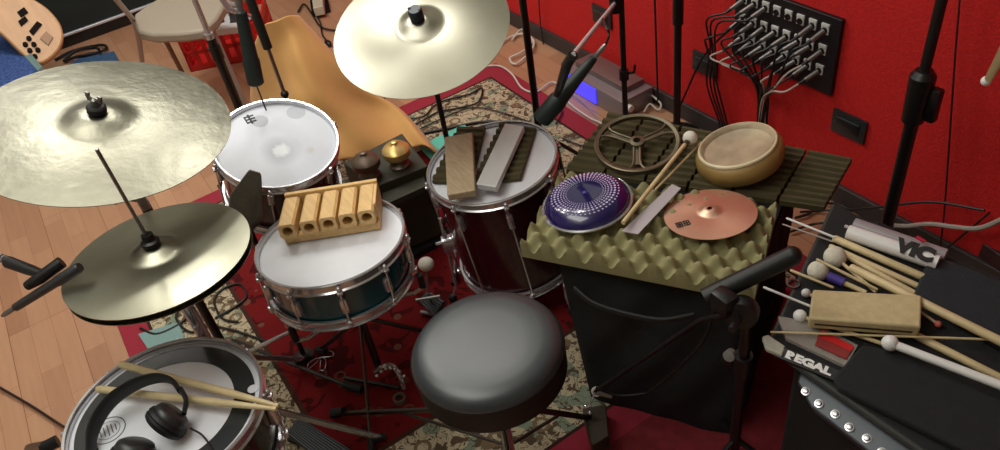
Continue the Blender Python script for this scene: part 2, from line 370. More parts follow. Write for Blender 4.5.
bm = nb(); box(bm, (HC.x + .13, HC.y - .02, .035), (.27, .085, .012), Matrix.Identity(4), bev=.004); obj('footboard', bm, dull, t, world=True)
tripod(t, HC.x, HC.y, .34, .26, .01, chrome, 1.4)
# ------------------------------------------------------------------ drums
LC, LN = V((-1.19, -.163, .62)), V((-.01, .052, 1))
lld, lhead = drum('tom_drum', 'black-ringed drum at lower left carrying headphones and two sticks', LC, LN, .187, .16, blackshell, 8)
bm = nb(); lathe(bm, [(.128, .1492), (.168, .1496), (.168, .1506), (.128, .1504), (.128, .1492)], 72); obj('damping_ring', bm, mat('grey_ring', (46, 50, 52), .22, coat=.4), lld)
q = lld.matrix_basis.inverted() @ atp(253, 389, LC - V((0, 0, .01)), LN.normalized())
bm = nb(); disc_prism(bm, (q.x, q.y, .1500), .0105, .0010); obj('ring_hole', bm, head_m, lld)
q = lld.matrix_basis.inverted() @ atp(108, 430, LC - V((0, 0, .01)), LN.normalized())
bm = nb()
lathe(bm, [(.030, 0), (.032, 0), (.032, .0006), (.030, .0006), (.030, 0)], 32, TM((q.x, q.y, .1487))); lathe(bm, [(.021, 0), (.022, 0), (.022, .0006), (.021, .0006), (.021, 0)], 32, TM((q.x, q.y, .1487)))
for k in range(5): box(bm, (q.x, q.y - .014 + k * .007, .149), (.03 - abs(k - 2) * .006, .0018, .0006), Matrix.Identity(4))
obj('printed_mark', bm, mat('print_grey', (70, 72, 76), .6), lld)
def drumstand(name, label, cx, cy, ztop, R, polez=.3, a0=0):
    t = thing(name, label, 'stand', (cx, cy, RZ))
    bm = nb(); tube(bm, [(cx, cy, .06), (cx, cy, ztop - .07)], .011, 12); tube(bm, [(cx, cy, ztop - .1), (cx, cy, ztop - .05)], .02, 12); obj('pole', bm, dkchrome, t, world=True)
    for k in range(3):
        a = a0 + k * 2 * PI / 3; c, s = math.cos(a), math.sin(a)
        bm = nb(); tube(bm, [(cx, cy, ztop - .07), (cx + c * R * .9, cy + s * R * .9, ztop - .03), (cx + c * (R + .008), cy + s * (R + .008), ztop - .012), (cx + c * (R + .01), cy + s * (R + .01), ztop + .03)], .006, flat=.8)
        ar = obj('arm', bm, chrome, t, world=True)
        bm = nb(); tube(bm, [(cx + c * (R + .01), cy + s * (R + .01), ztop - .008), (cx + c * (R + .01), cy + s * (R + .01), ztop + .035)], .009); obj('rubber_grip', bm, rubber, ar, world=True)
    tripod(t, cx, cy, .26, .24, .007, dkchrome, a0 + .6)
    return t
drumstand('drum_stand', 'chrome basket stand under the black-ringed drum at lower left', LC.x, LC.y, .435, .183, a0=.4)
SC, SN = V((-1.518, .311, .548)), V((-.059, .046, 1))
drum('snare_drum', 'teal snare drum in the centre, with five wooden blocks on its head', SC, SN, .187, .135, greenshell, 10)
drumstand('drum_stand', 'chrome basket stand with spread legs under the teal snare drum', SC.x + .01, SC.y, .385, .184, a0=.9)
TC, TN = V((-1.87, .339, .649)), V((.315, .102, 1)).normalized()
def tom_head_mat():
    m = mat('worn_tom_head', (216, 220, 230), .45).copy(); nt = m.node_tree; L = nt.links; b = nt.nodes['Principled BSDF']
    tc = nt.nodes.new('ShaderNodeTexCoord'); col = None
    def blot(cx, cy, r, soft, c, prev, noise=0):
        mp = nt.nodes.new('ShaderNodeMapping'); mp.inputs['Location'].default_value = (-cx / r, -cy / r, 0); mp.inputs['Scale'].default_value = (1 / r, 1 / r, 0)
        L.new(tc.outputs['Object'], mp.inputs[0]); ln = nt.nodes.new('ShaderNodeVectorMath'); ln.operation = 'LENGTH'; L.new(mp.outputs[0], ln.inputs[0])
        out = ln.outputs['Value']
        if noise:
            nz = nt.nodes.new('ShaderNodeTexNoise'); nz.inputs['Scale'].default_value = 90; L.new(tc.outputs['Object'], nz.inputs['Vector'])
            ad = nt.nodes.new('ShaderNodeMath'); ad.operation = 'MULTIPLY_ADD'; L.new(nz.outputs['Fac'], ad.inputs[0]); ad.inputs[1].default_value = noise; L.new(out, ad.inputs[2]); out = ad.outputs[0]
        r_ = nt.nodes.new('ShaderNodeMapRange'); r_.inputs[1].default_value = 1 - soft; r_.inputs[2].default_value = 1; r_.inputs[3].default_value = 1; r_.inputs[4].default_value = 0; L.new(out, r_.inputs[0])
        mx = nt.nodes.new('ShaderNodeMixRGB'); L.new(r_.outputs[0], mx.inputs[0])
        if prev is None: mx.inputs[1].default_value = lin((216, 220, 230))
        else: L.new(prev, mx.inputs[1])
        mx.inputs[2].default_value = lin(c); return mx.outputs[0]
    iv = tomM.inverted()
    def loc(px, py): return iv @ atp(px, py, TC - TN * .01, TN)
    a = loc(281, 150); col = blot(a.x, a.y, .062, .75, (176, 182, 192), None)
    col = blot(a.x, a.y, .036, .3, (228, 230, 236), col, .5)
    a = loc(260, 121); col = blot(a.x, a.y, .024, .12, (186, 190, 200), col)
    a = loc(296, 112); col = blot(a.x, a.y, .028, .12, (190, 194, 204), col)
    a = loc(310, 150); col = blot(a.x, a.y, .024, .6, (206, 206, 206), col, .6)
    L.new(col, b.inputs['Base Color']); return m
tomM = TM(TC - TN * .2, TN)
tom, th = drum('rack_tom_drum', 'rack tom with a worn white head tilted behind the snare drum', TC, TN, .167, .2, wineshell, 6, hd=tom_head_mat())
a = tomM.inverted() @ atp(250, 119, TC - TN * .01, TN)
bm = nb()
for k in range(3): box(bm, (a.x - .011 + k * .011, a.y, .1892), (.006, .028, .0006), Matrix.Identity(4))
box(bm, (a.x, a.y, .1893), (.038, .006, .0006)); box(bm, (a.x, a.y - .012, .1893), (.030, .004, .0006))
obj('printed_mark', bm, mat('print_dark_grey', (44, 46, 52), .6), tom)
FC, FN = V((-1.573, .816, .494)), V((-.033, -.092, 1)).normalized()
ft, fh = drum('floor_tom_drum', 'wine-red floor tom carrying a foam pad, wood block and metal bar', FC, FN, .187, .38, wineshell, 8)
for k in range(3):
    a = -1.9 + k * 2 * PI / 3; c, s = math.cos(a), math.sin(a); R = .2
    p = FC - FN * .25; p = V((p.x + c * R, p.y + s * R, p.z))
    bm = nb(); tube(bm, [p + V((0, 0, .1)), (p.x, p.y, .07), (p.x + c * .02, p.y + s * .02, .02)], .0055); lg = obj('leg', bm, chrome, ft, world=True)
    bm = nb(); ball(bm, (p.x + c * .02, p.y + s * .02, .022), .014); obj('rubber_foot', bm, rubber, lg, world=True)
    bm = nb(); box(bm, (0, 0, 0), (.04, .03, .05), TM(p - V((c, s, 0)) * .008) @ Matrix.Rotation(a, 4, 'Z'), bev=.005); tube(bm, [p + V((0, 0, .01)), p + V((c * .03, s * .03, .01))], .006); obj('leg_bracket', bm, chrome, lg, world=True)
# ------------------------------------------------------------------ things on the floor tom
def plane_pts(pts, P, n): return [atp(x, y, P, V(n)) for x, y in pts]
def rect_from(p, q, w, side):      # p,q: long edge; w width; side: unit sign
    p, q = V(p), V(q); d = (q - p).normalized(); nrm = V((-d.y, d.x, 0)) * side * w; return [p, q, q + nrm, p + nrm]
Ptop = FC - FN * .01
def fplane(h): return Ptop + FN * h
# ribbed foam pad (two strips)
def ribpad(A, B, Cc, D, h, rib, nr, along=0):
    """A,B,C,D bottom corners; ridges run parallel to A-D, nr ridges between A and B"""
    bm = nb(); n = (B - A).cross(D - A).normalized(); n = n if n.z > 0 else -n
    rows = nr * 6 + 1; top = []
    for i in range(rows):
        f = i / (rows - 1); u = math.cos(2 * PI * f * nr); hh = h - rib * (.5 + .5 * max(-1, min(1, 1.8 * u)))
        a = A.lerp(B, f); d = D.lerp(Cc, f); top.append((bm.verts.new(a), bm.verts.new(a + n * hh), bm.verts.new(d + n * hh), bm.verts.new(d)))
    for p, q in zip(top, top[1:]):
        for k in range(3): bm.faces.new((p[k], p[k + 1], q[k + 1], q[k]))
        bm.faces.new((p[3], p[0], q[0], q[3]))
    bm.faces.new(top[0]); bm.faces.new(top[-1][::-1]); return bm
pt = thing('foam_pad', 'dark olive ribbed foam pad lying on the floor tom head', 'foam', fplane(.003), FN)
for pts, nr in (([(433, 184), (460, 129), (486, 130), (472, 185)], 8), ([(474, 185), (502, 125), (537, 131), (521, 181)], 9)):
    c = plane_pts(pts, fplane(.003), FN); obj('foam_strip', ribpad(c[0], c[1], c[2], c[3], .018, .008, nr), darkolive, pt, world=True)
c = plane_pts([(444, 137), (472, 132), (475, 190), (447, 195)], fplane(.05), FN)
single('wood_block', prism(nb(), c, FN * -.022), woodb, 'flat weathered wood block lying on the left of the floor tom', 'wood block', origin=sum(c, V()) / 4, bev=.003)
c = plane_pts([(505, 123), (524, 126), (496, 187), (476, 184)], fplane(.046), FN)
single('metal_bar', prism(nb(), c, FN * -.018), alum, 'silver metal bar lying diagonally across the foam on the floor tom', 'metal bar', origin=sum(c, V()) / 4, bev=.002)
# ------------------------------------------------------------------ five blocks on the snare
Ps = SC - SN.normalized() * .01; sn = SN.normalized()
c = plane_pts([(285, 241), (380, 226), (375, 181), (283, 194)], Ps + sn * .012, sn)
A, B, Dd = c[0], c[1], c[3]; ux = (B - A).normalized(); uy = (sn.cross(ux)).normalized(); Wd = (B - A).length; Dp = .125
bl = thing('temple_block_set', 'pale wooden rack of five hollow blocks on the snare drum', 'wood blocks', A - sn * .01)
def fr(x, y, z): return A + ux * x + uy * y + sn * z
def obox(bm, x0, x1, y0, y1, z0, z1):
    prism(bm, [fr(x0, y0, z1), fr(x1, y0, z1), fr(x1, y1, z1), fr(x0, y1, z1)], -sn * (z1 - z0))
bm = nb(); obox(bm, 0, Wd, 0, .02, -.01, .012); obox(bm, 0, Wd, Dp - .012, Dp, -.01, .062); obox(bm, 0, .010, .02, Dp - .012, -.01, .006); obox(bm, Wd - .010, Wd, .02, Dp - .012, -.01, .055)
obox(bm, .01, Wd - .01, .05, .075, -.008, .006)
obj('rack_frame', bm, woodl, bl, world=True, bev=.001)
gap = Wd / 5
for k in range(5):
    bw = .0405; x0 = k * gap + (gap - bw) / 2 - (.006 if k == 0 else 0); y0 = -.012 + k * .001; y1 = Dp - .014; z0 = .014 + .0006 * k; z1 = z0 + bw
    bm = nb(); rad = .0130; cx = (x0 + x1) / 2 if False else x0 + bw / 2; cz = z0 + bw / 2; seg = 20
    # square tube with a round hole bored through most of its length
    for y, flip in ((y0, 0),):
        hole = [bm.verts.new(fr(cx + rad * math.cos(2 * PI * i / seg), y, cz + rad * math.sin(2 * PI * i / seg))) for i in range(seg)]
        deep = [bm.verts.new(fr(cx + rad * math.cos(2 * PI * i / seg), y + .07, cz + rad * math.sin(2 * PI * i / seg))) for i in range(seg)]
        sq = []
        for i in range(seg):
            a = 2 * PI * i / seg; ca, sa = math.cos(a), math.sin(a); s = (bw / 2) / max(abs(ca), abs(sa)); 
            if i % 5 == 0 and i % 10 == 5: pass
            sq.append(bm.verts.new(fr(cx + ca * s, y, cz + sa * s)))
        bk = [bm.verts.new(fr(0, 0, 0)) for _ in sq]
        for v, w in zip(bk, sq): v.co = w.co + uy * (y1 - y0)
        for i in range(seg):
            j = (i + 1) % seg
            bm.faces.new((sq[i], sq[j], hole[j], hole[i])); bm.faces.new((hole[i], hole[j], deep[j], deep[i])); bm.faces.new((sq[j], sq[i], bk[i], bk[j]))
        bm.faces.new(deep); bm.faces.new(bk)
    obj('hollow_block', bm, woodl, bl, world=True)
# ------------------------------------------------------------------ grey cloth wedge between hi-hat, snare and tom
zt = .68
p = [at(249, 168, zt), at(262, 172, zt), at(264, 216, .57), at(246, 232, .56), at(228, 214, .60), at(229, 195, .62)]
c0 = sum(p, V()) / 6
bm = nb(); prism(bm, p, V((-.02, -.01, -.035)), .05); 
single('cloth_wedge', bm, dropc, 'dark grey cloth wedge between the hi-hat and the rack tom', 'cloth', origin=c0, bev=.006)
t = thing('support_post', 'slim black post holding the grey cloth wedge beside the snare', 'post', (c0.x - .02, c0.y - .03, RZ))
bm = nb(); tube(bm, [(c0.x - .02, c0.y - .03, .02), (c0.x - .015, c0.y - .02, c0.z - .02)], .008); obj('pole', bm, blackm, t, world=True)
bm = nb(); lathe(bm, [(0, 0), (.03, 0), (.03, .008), (.012, .016), (0, .016)], 24, TM((c0.x - .02, c0.y - .03, RZ))); obj('foot_plate', bm, blackm, t, world=True)
# ------------------------------------------------------------------ throne
TH = V((-1.015, .437, .518)); TNn = V((-.047, -.02, 1)).normalized()
t = thing('drum_throne', 'round black vinyl drum throne in the foreground', 'stool', (TH.x, TH.y, RZ))
bm = nb(); lathe(bm, [(0, .004), (.08, .0035), (.12, .002), (.142, -.002), (.155, -.009), (.162, -.019), (.164, -.026)], 72, TM(TH, TNn)); obj('seat', bm, vinyl, t, world=True)
bm = nb(); lathe(bm, [(.164, -.026), (.1665, -.028), (.1665, -.032), (.164, -.034), (.163, -.095), (.155, -.102), (0, -.102)], 72, TM(TH, TNn)); obj('seat_side', bm, mat('black_vinyl_side', (9, 9, 10), .6, bump=.3, bscale=50), t, world=True)
bm = nb(); tube(bm, [(TH.x, TH.y, .1), TH - TNn * .09], .014, 14); tube(bm, [(TH.x, TH.y, .27), (TH.x, TH.y, .33)], .022, 14); box(bm, (TH.x + .035, TH.y, .31), (.03, .008, .02), bev=.003); obj('pole', bm, chrome, t, world=True)
F1 = at(337, 415, .02); F2 = at(520, 448, .02); F3 = at(395, 330, .02)
for k, fp in enumerate([V((TH.x - .2, TH.y - .16, .02)), V((TH.x + .2, TH.y - .1, .02)), V((TH.x + .02, TH.y + .26, .02))]):
    if k == 0: fp = F1
    d = V((fp.x - TH.x, fp.y - TH.y, 0)).normalized()
    bm = nb(); tube(bm, [V((TH.x, TH.y, .28)) + d * .015, fp + V((0, 0, .006))], .009, flat=.6); tube(bm, [V((TH.x, TH.y, .13)) + d * .015, V((TH.x, TH.y, .28)).lerp(fp, .55)], .006, flat=.6); lg = obj('leg', bm, dkchrome, t, world=True)
    bm = nb(); tube(bm, [fp - d * .035 + V((0, 0, .035)), fp + d * .012 + V((0, 0, .002))], [.011, .015], 10); obj('rubber_foot', bm, rubber, lg, world=True)
# ------------------------------------------------------------------ headphones + sticks on lower-left drum
def stick(p, q, r, m, tip='p', name='drumstick', label='', group=None, cat='drumstick', mesh=None):
    p, q = V(p), V(q); L = (q - p).length; d = (q - p).normalized(); bm = nb()
    prof = [(0, 0), (r * .8, .001), (r, .006), (r, L * .72), (r * .55, L * .96), (r * .42, L - .012), (r * .62, L - .007), (r * .5, L - .001), (0, L)] if tip == 'q' else [(0, 0), (r * .8, .001), (r, .004), (r, L - .004), (r * .8, L - .001), (0, L)]
    lathe(bm, prof, 14); M = V((0, 0, 1)).rotation_difference(d).to_matrix().to_4x4(); bmesh.ops.transform(bm, matrix=M, verts=bm.verts[:])
    o = obj(name, bm, m); o.location = p; 
    if label: tag(o, label, cat, group)
    return o
stick(at(119, 364, .638), at(279, 406, .632), .0075, woods, 'q', label='drumstick lying uppermost across the headphones drum, butt on the far rim')
stick(at(97, 389, .632), at(277, 409, .630), .0075, woods, 'q', label='drumstick lower across the headphones drum, butt inside the left rim')
hp = thing('headphones', 'black over-ear headphones lying on the lower-left drum head', 'headphones', at(150, 420, .612))
bm = nb(); tube(bm, [at(90, 458, .635), at(93, 430, .642), at(108, 404, .655), at(132, 386, .665), at(156, 378, .665), at(172, 381, .66), at(180, 392, .655)], [.014, .019, .02, .02, .019, .016, .012], 12, sm=6, flat=.32, up=V((.2, -.1, 1))); obj('headband', bm, mat('soft_black', (24, 25, 26), .6), hp, world=True)
bm = nb(); tube(bm, [at(180, 388, .66), at(186, 400, .65), at(184, 414, .645)], .006, sm=4, flat=.8); obj('yoke', bm, blackp, hp, world=True); bm = nb(); tube(bm, [at(90, 455, .638), at(110, 455, .64), at(128, 450, .64)], .005, sm=4); obj('yoke', bm, blackp, hp, world=True)
for (x, y, nn) in ((171, 417, c2w(.60, -.75, .12)), (135, 448, c2w(.2, -.95, 0))):
    P = at(x, y, .650); nn = nn.normalized()
    bm = nb(); lathe(bm, [(0, .014), (.024, .013), (.031, .009), (.034, .002), (.034, -.002)], 32, TM(P, nn)); cu = obj('ear_cup', bm, mat('cup_black', (40, 40, 42), .35), hp, world=True)
    bm = nb(); lathe(bm, [(.034, -.001), (.038, -.004), (.040, -.009), (.037, -.0125), (.040, -.016), (.038, -.022), (.034, -.025), (.02, -.016), (0, -.012)], 32, TM(P, nn)); obj('ear_cushion', bm, mat('cushion_black', (14, 14, 15), .55), cu, world=True)
bm = nb(); tube(bm, [at(190, 428, .63), at(203, 436, .618), at(213, 452, .614), at(216, 470, .613)], .002, 6, sm=5); obj('cable', bm, blackp, hp, world=True)
# ------------------------------------------------------------------ microphone group at the left
def mic_parts(t, tip, tail, r0, r1, bodym):
    """tip = grille end, tail = plug end"""
    tip, tail = V(tip), V(tail); d = (tail - tip); L = d.length; M = TM(tip, d)
    bm = nb(); lathe(bm, [(0, 0), (r0 * .8, 0), (r0, .004), (r0, L * .28), (r0 * .9, L * .3), (r1, L * .82), (r1 * .6, L * .84), (0, L * .84)], 20, M); obj('body', bm, bodym, t, world=True)
    bm = nb(); lathe(bm, [(0, L * .84), (r1 * .62, L * .84), (r1 * .62, L * .96), (r1 * .35, L), (0, L)], 14, M); obj('plug', bm, dull, t, world=True)
    return M, L
t = thing('microphone', 'small black microphone over the left edge of the hi-hat', 'microphone', at(60, 280, .86))
M, L = mic_parts(t, at(80, 267, .875), at(2, 316, .80), .0105, .008, mat('mic_grey', (58, 58, 60), .4, .3))
t2 = thing('microphone_boom', 'black boom arm with clip coming in at the left edge of the photo', 'microphone stand', at(-60, 240, .0))
pb = at(-240, 171, .9); t2.location = (pb.x, pb.y, 0)
bm = nb(); tube(bm, [pb, at(8, 262, .87)], .006); obj('boom', bm, mat('boom_grey', (90, 80, 92), .35, .6), t2, world=True)
bm = nb(); tube(bm, [at(8, 262, .87), at(30, 270, .865), at(48, 276, .862)], [.012, .011, .007], 10); tube(bm, [at(27, 286, .85), at(40, 278, .86), at(62, 262, .872)], [.009, .012, .012], 10); obj('clip', bm, blackp, t2, world=True)
bm = nb()
for k in range(3): lathe(bm, [(0, 0), (.0075, 0), (.0075, .003), (0, .003)], 12, TM(at(1 + k * 3, 257.5 + k * 1.3, .874), at(8, 262, .87) - pb))
obj('collar', bm, chrome, t2, world=True)
bm = nb(); tube(bm, [(pb.x, pb.y, .03), (pb.x, pb.y, .92)], .0125, 12); obj('pole', bm, blackm, t2, world=True)
bm = nb(); lathe(bm, [(0, 0), (.05, 0), (.05, .012), (.02, .03), (0, .03)], 32, TM((pb.x, pb.y, 0))); obj('round_base', bm, blackm, t2, world=True)
# black stand leg lower left + thin dark rod
bm = nb(); q_ = at(46, 447, .3); tube(bm, [near(20, 449, pb.x, pb.y), q_, at(58, 441, .3)], [.012, .016, .016], 8); tube(bm, [near(14, 442, pb.x, pb.y) - V((0, 0, .03)), near(14, 442, pb.x, pb.y) + V((0, 0, .03))], .018); obj('height_clamp', bm, blackp, t2, world=True)
bm = nb(); tube(bm, [at(-10, 382, .012), at(30, 405, .01), at(64, 427, .012), at(90, 440, .012)], .004, 8, sm=4)
single('floor_cable', bm, mat('brown_black_cable', (40, 18, 14), .5), 'thin dark cable crossing the wooden floor at bottom left', 'cable')
# ------------------------------------------------------------------ snare-stand leg, chain, pedals, hardware on the rug
bm = nb(); tube(bm, [at(256, 348, .10), at(291, 331, .14)], .006); 
t = thing('hardware_arm', 'shiny chrome stand rod between lower-left drum and snare drum', 'stand part', at(256, 348, .10) * 1); 
obj('rod', bm, chrome, t, world=True)
bm = nb(); tube(bm, [at(256, 348, .10), at(238, 356, .02)], .006); obj('rod', bm, chrome, t, world=True)
bm = nb(); tube(bm, [at(291, 331, .14), at(300, 326, .2)], .009); obj('clamp', bm, dull, t, world=True)
t = thing('stand_leg', 'long dark stand leg with a black foot lying on the red field', 'stand part', at(350, 388, RZ))
bm = nb(); tube(bm, [at(232, 340, .06), at(345, 385, .02)], .006); obj('rod', bm, blackm, t, world=True)
bm = nb(); tube(bm, [at(345, 385, .02), at(362, 390, .02)], .013); obj('rubber_foot', bm, rubber, t, world=True)
bm = nb(); tube(bm, [at(295, 362, .012), at(303, 360, .013), at(312, 352, .013), at(330, 351, .013), at(333, 356, .013), at(318, 358, .013), at(309, 363, .013), at(308, 369, .013), at(315, 364, .013), at(322, 357, .013), at(326, 362, .013), at(324, 370, .013), at(320, 369, .013), at(321, 360, .013)], .0016, 6, sm=4)
single('wire_chain', bm, chrome, 'small tangled silver wire chain on the red part of the rug', 'chain')
t = thing('drum_pedal', 'drum pedal with chrome chain and frame left of the black throne', 'pedal', at(385, 385, RZ))
bm = nb(); tube(bm, [at(375, 372, .06), at(384, 366, .1), at(393, 366, .1), at(400, 376, .08), at(404, 388, .04)], .007, sm=4); obj('frame', bm, chrome, t, world=True)
bm = nb()
for k in range(7): ball(bm, at(377 + k * 4.5, 368 + (k - 3) ** 2 * .9, .11), .006, seg=8)
obj('chain', bm, chrome, t, world=True)
bm = nb(); tube(bm, [at(345, 378, .02), at(400, 388, .02)], .006); obj('base_bar', bm, blackm, t, world=True)
bm = nb(); lathe(bm, [(.012, 0), (.018, 0), (.018, .012), (.012, .012), (.012, 0)], 20, TM(at(400, 400, .01))); obj('felt_ring', bm, dropc, t, world=True)
def footboard(root, c4, m, nr=9):
    bm = ribpad(c4[0], c4[1], c4[2], c4[3], .016, .006, nr); return obj('footboard', bm, m, root, world=True)
ribm = mat('ribbed_grey', (66, 68, 70), .45, .5)
t = thing('foot_pedal', 'ribbed grey pedal footboard at the bottom edge beside the lower-left drum', 'pedal', at(315, 440, RZ))
footboard(t, [at(288, 436, .03), at(300, 420, .03), at(352, 452, .03), at(330, 470, .03)][::1], ribm, 10)
bm = nb(); tube(bm, [at(288, 436, .03) - V((0, 0, .012)), at(352, 458, .03) - V((0, 0, .012))], .01); obj('base_plate', bm, blackm, t, world=True)
t = thing('kick_pedal', 'kick pedal with round white beater between snare and floor tom', 'pedal', at(430, 305, RZ))
footboard(t, [at(421, 303, .05), at(430, 292, .07), at(446, 303, .06), at(436, 318, .05)], ribm, 6)
bm = nb(); tube(bm, [at(432, 312, .02), at(428, 290, .12), at(426, 268, .2)], .005); obj('beater_rod', bm, chrome, t, world=True)
bm = nb(); ball(bm, at(426, 264, .21), .024, (1, 1, .85)); obj('beater', bm, white, t, world=True)
bm = nb(); tube(bm, [at(421, 312, .02), at(446, 316, .02)], .008); obj('frame', bm, dull, t, world=True); bm = nb(); tube(bm, [at(416, 300, .10), at(440, 296, .10)], .005); obj('axle', bm, dull, t, world=True)
# ------------------------------------------------------------------ black case with two bells
t = thing('wooden_case', 'low dark olive case between snare drum and mustard cloth', 'case', (-1.95, .68, RZ))
c = [at(343, 163, .33), at(402, 133, .33), at(428, 166, .33), at(376, 186, .33)]
bm = nb(); prism(bm, c, .29); obj('body', bm, mat('dark_olive_wood', (50, 49, 34), .6, var=.2, vscale=14), t, world=True, bev=.004)
c2 = [at(382, 193, .30), at(424, 176, .30), at(426, 186, .30), at(384, 205, .30)]
bm = nb(); prism(bm, c2, .02); obj('ledge', bm, mat('dark_olive_wood', (50, 49, 34), .6), t, world=True)
bm = nb(); box(bm, (-1.99, .69, .02), (.2, .2, .024)); obj('foot', bm, rubber, t, world=True)
def bell(px, py, m, label):
    P = at(px, py, .332); t = thing('hand_bell', label, 'bell', P, group='bells on the dark case'); t.scale = (1.32, 1.32, 1.2)
    bm = nb(); lathe(bm, [(0, 0), (.026, 0), (.027, .006), (.02, .012), (.016, .026), (.02, .03), (0, .03)], 24); obj('base', bm, brown, t)
    bm = nb(); lathe(bm, [(0, .03), (.030, .03), (.034, .036), (.034, .052), (.026, .062), (.012, .066), (.008, .070), (.008, .076), (0, .079)], 32); obj('cap', bm, m, t)
    return t
bell(400, 165, gold, 'shiny gold lidded bell standing on the dark olive case'); bell(370, 176, brown, 'brown bronze lidded bell left of the gold one on the case')
# ------------------------------------------------------------------ mustard cloth
rows = [[(262, 27, .60), (272, 22, .62), (286, 17, .62), (298, 15, .60), (303, 20, .52)],
        [(254, 48, .50), (276, 44, .54), (296, 36, .55), (316, 36, .52), (322, 40, .44)],
        [(252, 78, .36), (280, 72, .44), (306, 66, .46), (338, 62, .42), (344, 66, .34)],
        [(252, 108, .22), (286, 104, .33), (322, 98, .35), (362, 88, .30), (372, 92, .22)],
        [(262, 140, .12), (300, 136, .20), (346, 126, .24), (396, 110, .18), (414, 124, .08)],
        [(270, 168, .03), (318, 166, .10), (372, 156, .12), (424, 146, .09), (452, 168, .012)]]
G = [[at(*q) for q in r] for r in rows]
def crr(P, t):
    n = len(P) - 1; i = min(int(t * n), n - 1); f = t * n - i; a, b, c, d = P[max(i - 1, 0)], P[i], P[i + 1], P[min(i + 2, n)]
    return .5 * ((2 * b) + (c - a) * f + (2 * a - 5 * b + 4 * c - d) * f * f + (3 * b - a - 3 * c + d) * f ** 3)
bm = nb(); NU, NV = 44, 54; vs = []
for j in range(NV + 1):
    r = []
    for i in range(NU + 1):
        u, v = i / NU, j / NV; P = crr([crr(g, u) for g in G], v)
        fold = .026 * math.sin(u * 15 + v * 2.2) * (.25 + v) + .014 * math.sin(u * 31 - v * 5 + 1) * v + .008 * math.sin(v * 19 + u * 6) * v
        P = P + V((.5, -.3, .6)) * fold; P.z = max(P.z, .012); r.append(bm.verts.new(P))
    vs.append(r)
for j in range(NV):
    for i in range(NU): bm.faces.new((vs[j][i], vs[j][i + 1], vs[j + 1][i + 1], vs[j + 1][i]))
o = single('draped_cloth', bm, orange, 'mustard yellow cloth draped over furniture behind the rack tom', 'cloth')
md = o.modifiers.new('thickness', 'SOLIDIFY'); md.thickness = .006; md.offset = -1
# ------------------------------------------------------------------ chair, crate, guitar, blue case
t = thing('chair', 'chair with pale grey padded seat and grey metal tube legs behind the ride cymbal', 'chair', (-3.45, .45, 0))
c = [at(x, y, .47) for x, y in [(134, 14), (133, 22), (138, 31), (152, 34), (180, 33), (203, 30), (216, 18), (226, 2), (236, -16), (200, -20), (168, -8), (148, 4)]]
bm = nb(); prism(bm, c, .045); obj('seat', bm, mat('grey_vinyl', (158, 146, 130), .5), t, world=True, bev=.012)
tubem = mat('grey_tube', (158, 152, 150), .35, .35)
bm = nb(); tube(bm, [at(110, -8, .72), at(120, 4, .62), at(134, 22, .45), at(139, 40, .30), at(144, 75, .01)], .0115, sm=5); obj('leg', bm, tubem, t, world=True)
bm = nb(); tube(bm, [at(203, 24, .44), at(211, 30, .43), at(216, 38, .39), at(249, 113, .01)], .0115, sm=5); obj('leg', bm, tubem, t, world=True)
bm = nb(); tube(bm, [at(160, 30, .42), at(184, 76, .01)], .011); obj('leg', bm, mat('brown_tube', (120, 92, 74), .4, .4), t, world=True)
bm = nb(); tube(bm, [at(215, -15, .43), at(232, 18, .01 + .2), at(240, 34, .01)], .011); obj('leg', bm, tubem, t, world=True)
bm = nb(); tube(bm, [at(226, 2, .5), at(238, 5, .52), at(246, -8, .6)], .0115, sm=4); obj('arm_tube', bm, tubem, t, world=True)
A, B = V((-3.93, .44, 0)), V((-3.74, .86, 0)); du = (B - A).normalized(); dn = V((-du.y, du.x, 0)); Wc, Dc, Hc = .42, .30, .19
t = thing('plastic_crate', 'red slotted plastic crate on the floor behind the chair', 'crate', A)
def crf(u, w, z): return A + du * u + dn * w + V((0, 0, z))
bm = nb()
def cbox(bm, u0, u1, w0, w1, z0, z1): prism(bm, [crf(u0, w0, z1), crf(u1, w0, z1), crf(u1, w1, z1), crf(u0, w1, z1)], z1 - z0)
for w in (0, Dc - .01):
    cbox(bm, 0, Wc, w, w + .01, .16, Hc); cbox(bm, 0, Wc, w, w + .01, 0, .03); cbox(bm, 0, Wc, w, w + .01, .085, .105)
    for k in range(9): cbox(bm, k * (Wc - .02) / 8, k * (Wc - .02) / 8 + .02, w, w + .01, .03, .16)
for u in (0, Wc - .01):
    cbox(bm, u, u + .01, 0, Dc, .16, Hc); cbox(bm, u, u + .01, 0, Dc, 0, .03); cbox(bm, u, u + .01, 0, Dc, .085, .105)
    for k in range(7): cbox(bm, u, u + .01, k * (Dc - .02) / 6, k * (Dc - .02) / 6 + .02, .03, .16)
cbox(bm, 0, Wc, 0, Dc, 0, .006); obj('body', bm, redpl, t, world=True, smooth=False)
bm = nb(); prism(bm, [at(207, 31, .235), at(240, 27, .235), at(243, 5, .235), at(217, 10, .235)], .03)
pp = thing('paper_box', 'white printed paper box lying on top of the red crate', 'box', crf(.2, .15, .19)); obj('body', bm, whitep, pp, world=True)
bm = nb()
for x, y, w, h in ((220, 16, 3.5, 7), (229, 13, 8, 10)):
    prism(bm, [at(x, y, .2365), at(x + w, y - 1, .2365), at(x + w + 1, y + h - 1, .2365), at(x + 1, y + h, .2365)], .001)
obj('printed_picture', bm, mat('print_dark', (50, 50, 56), .6), pp, world=True)
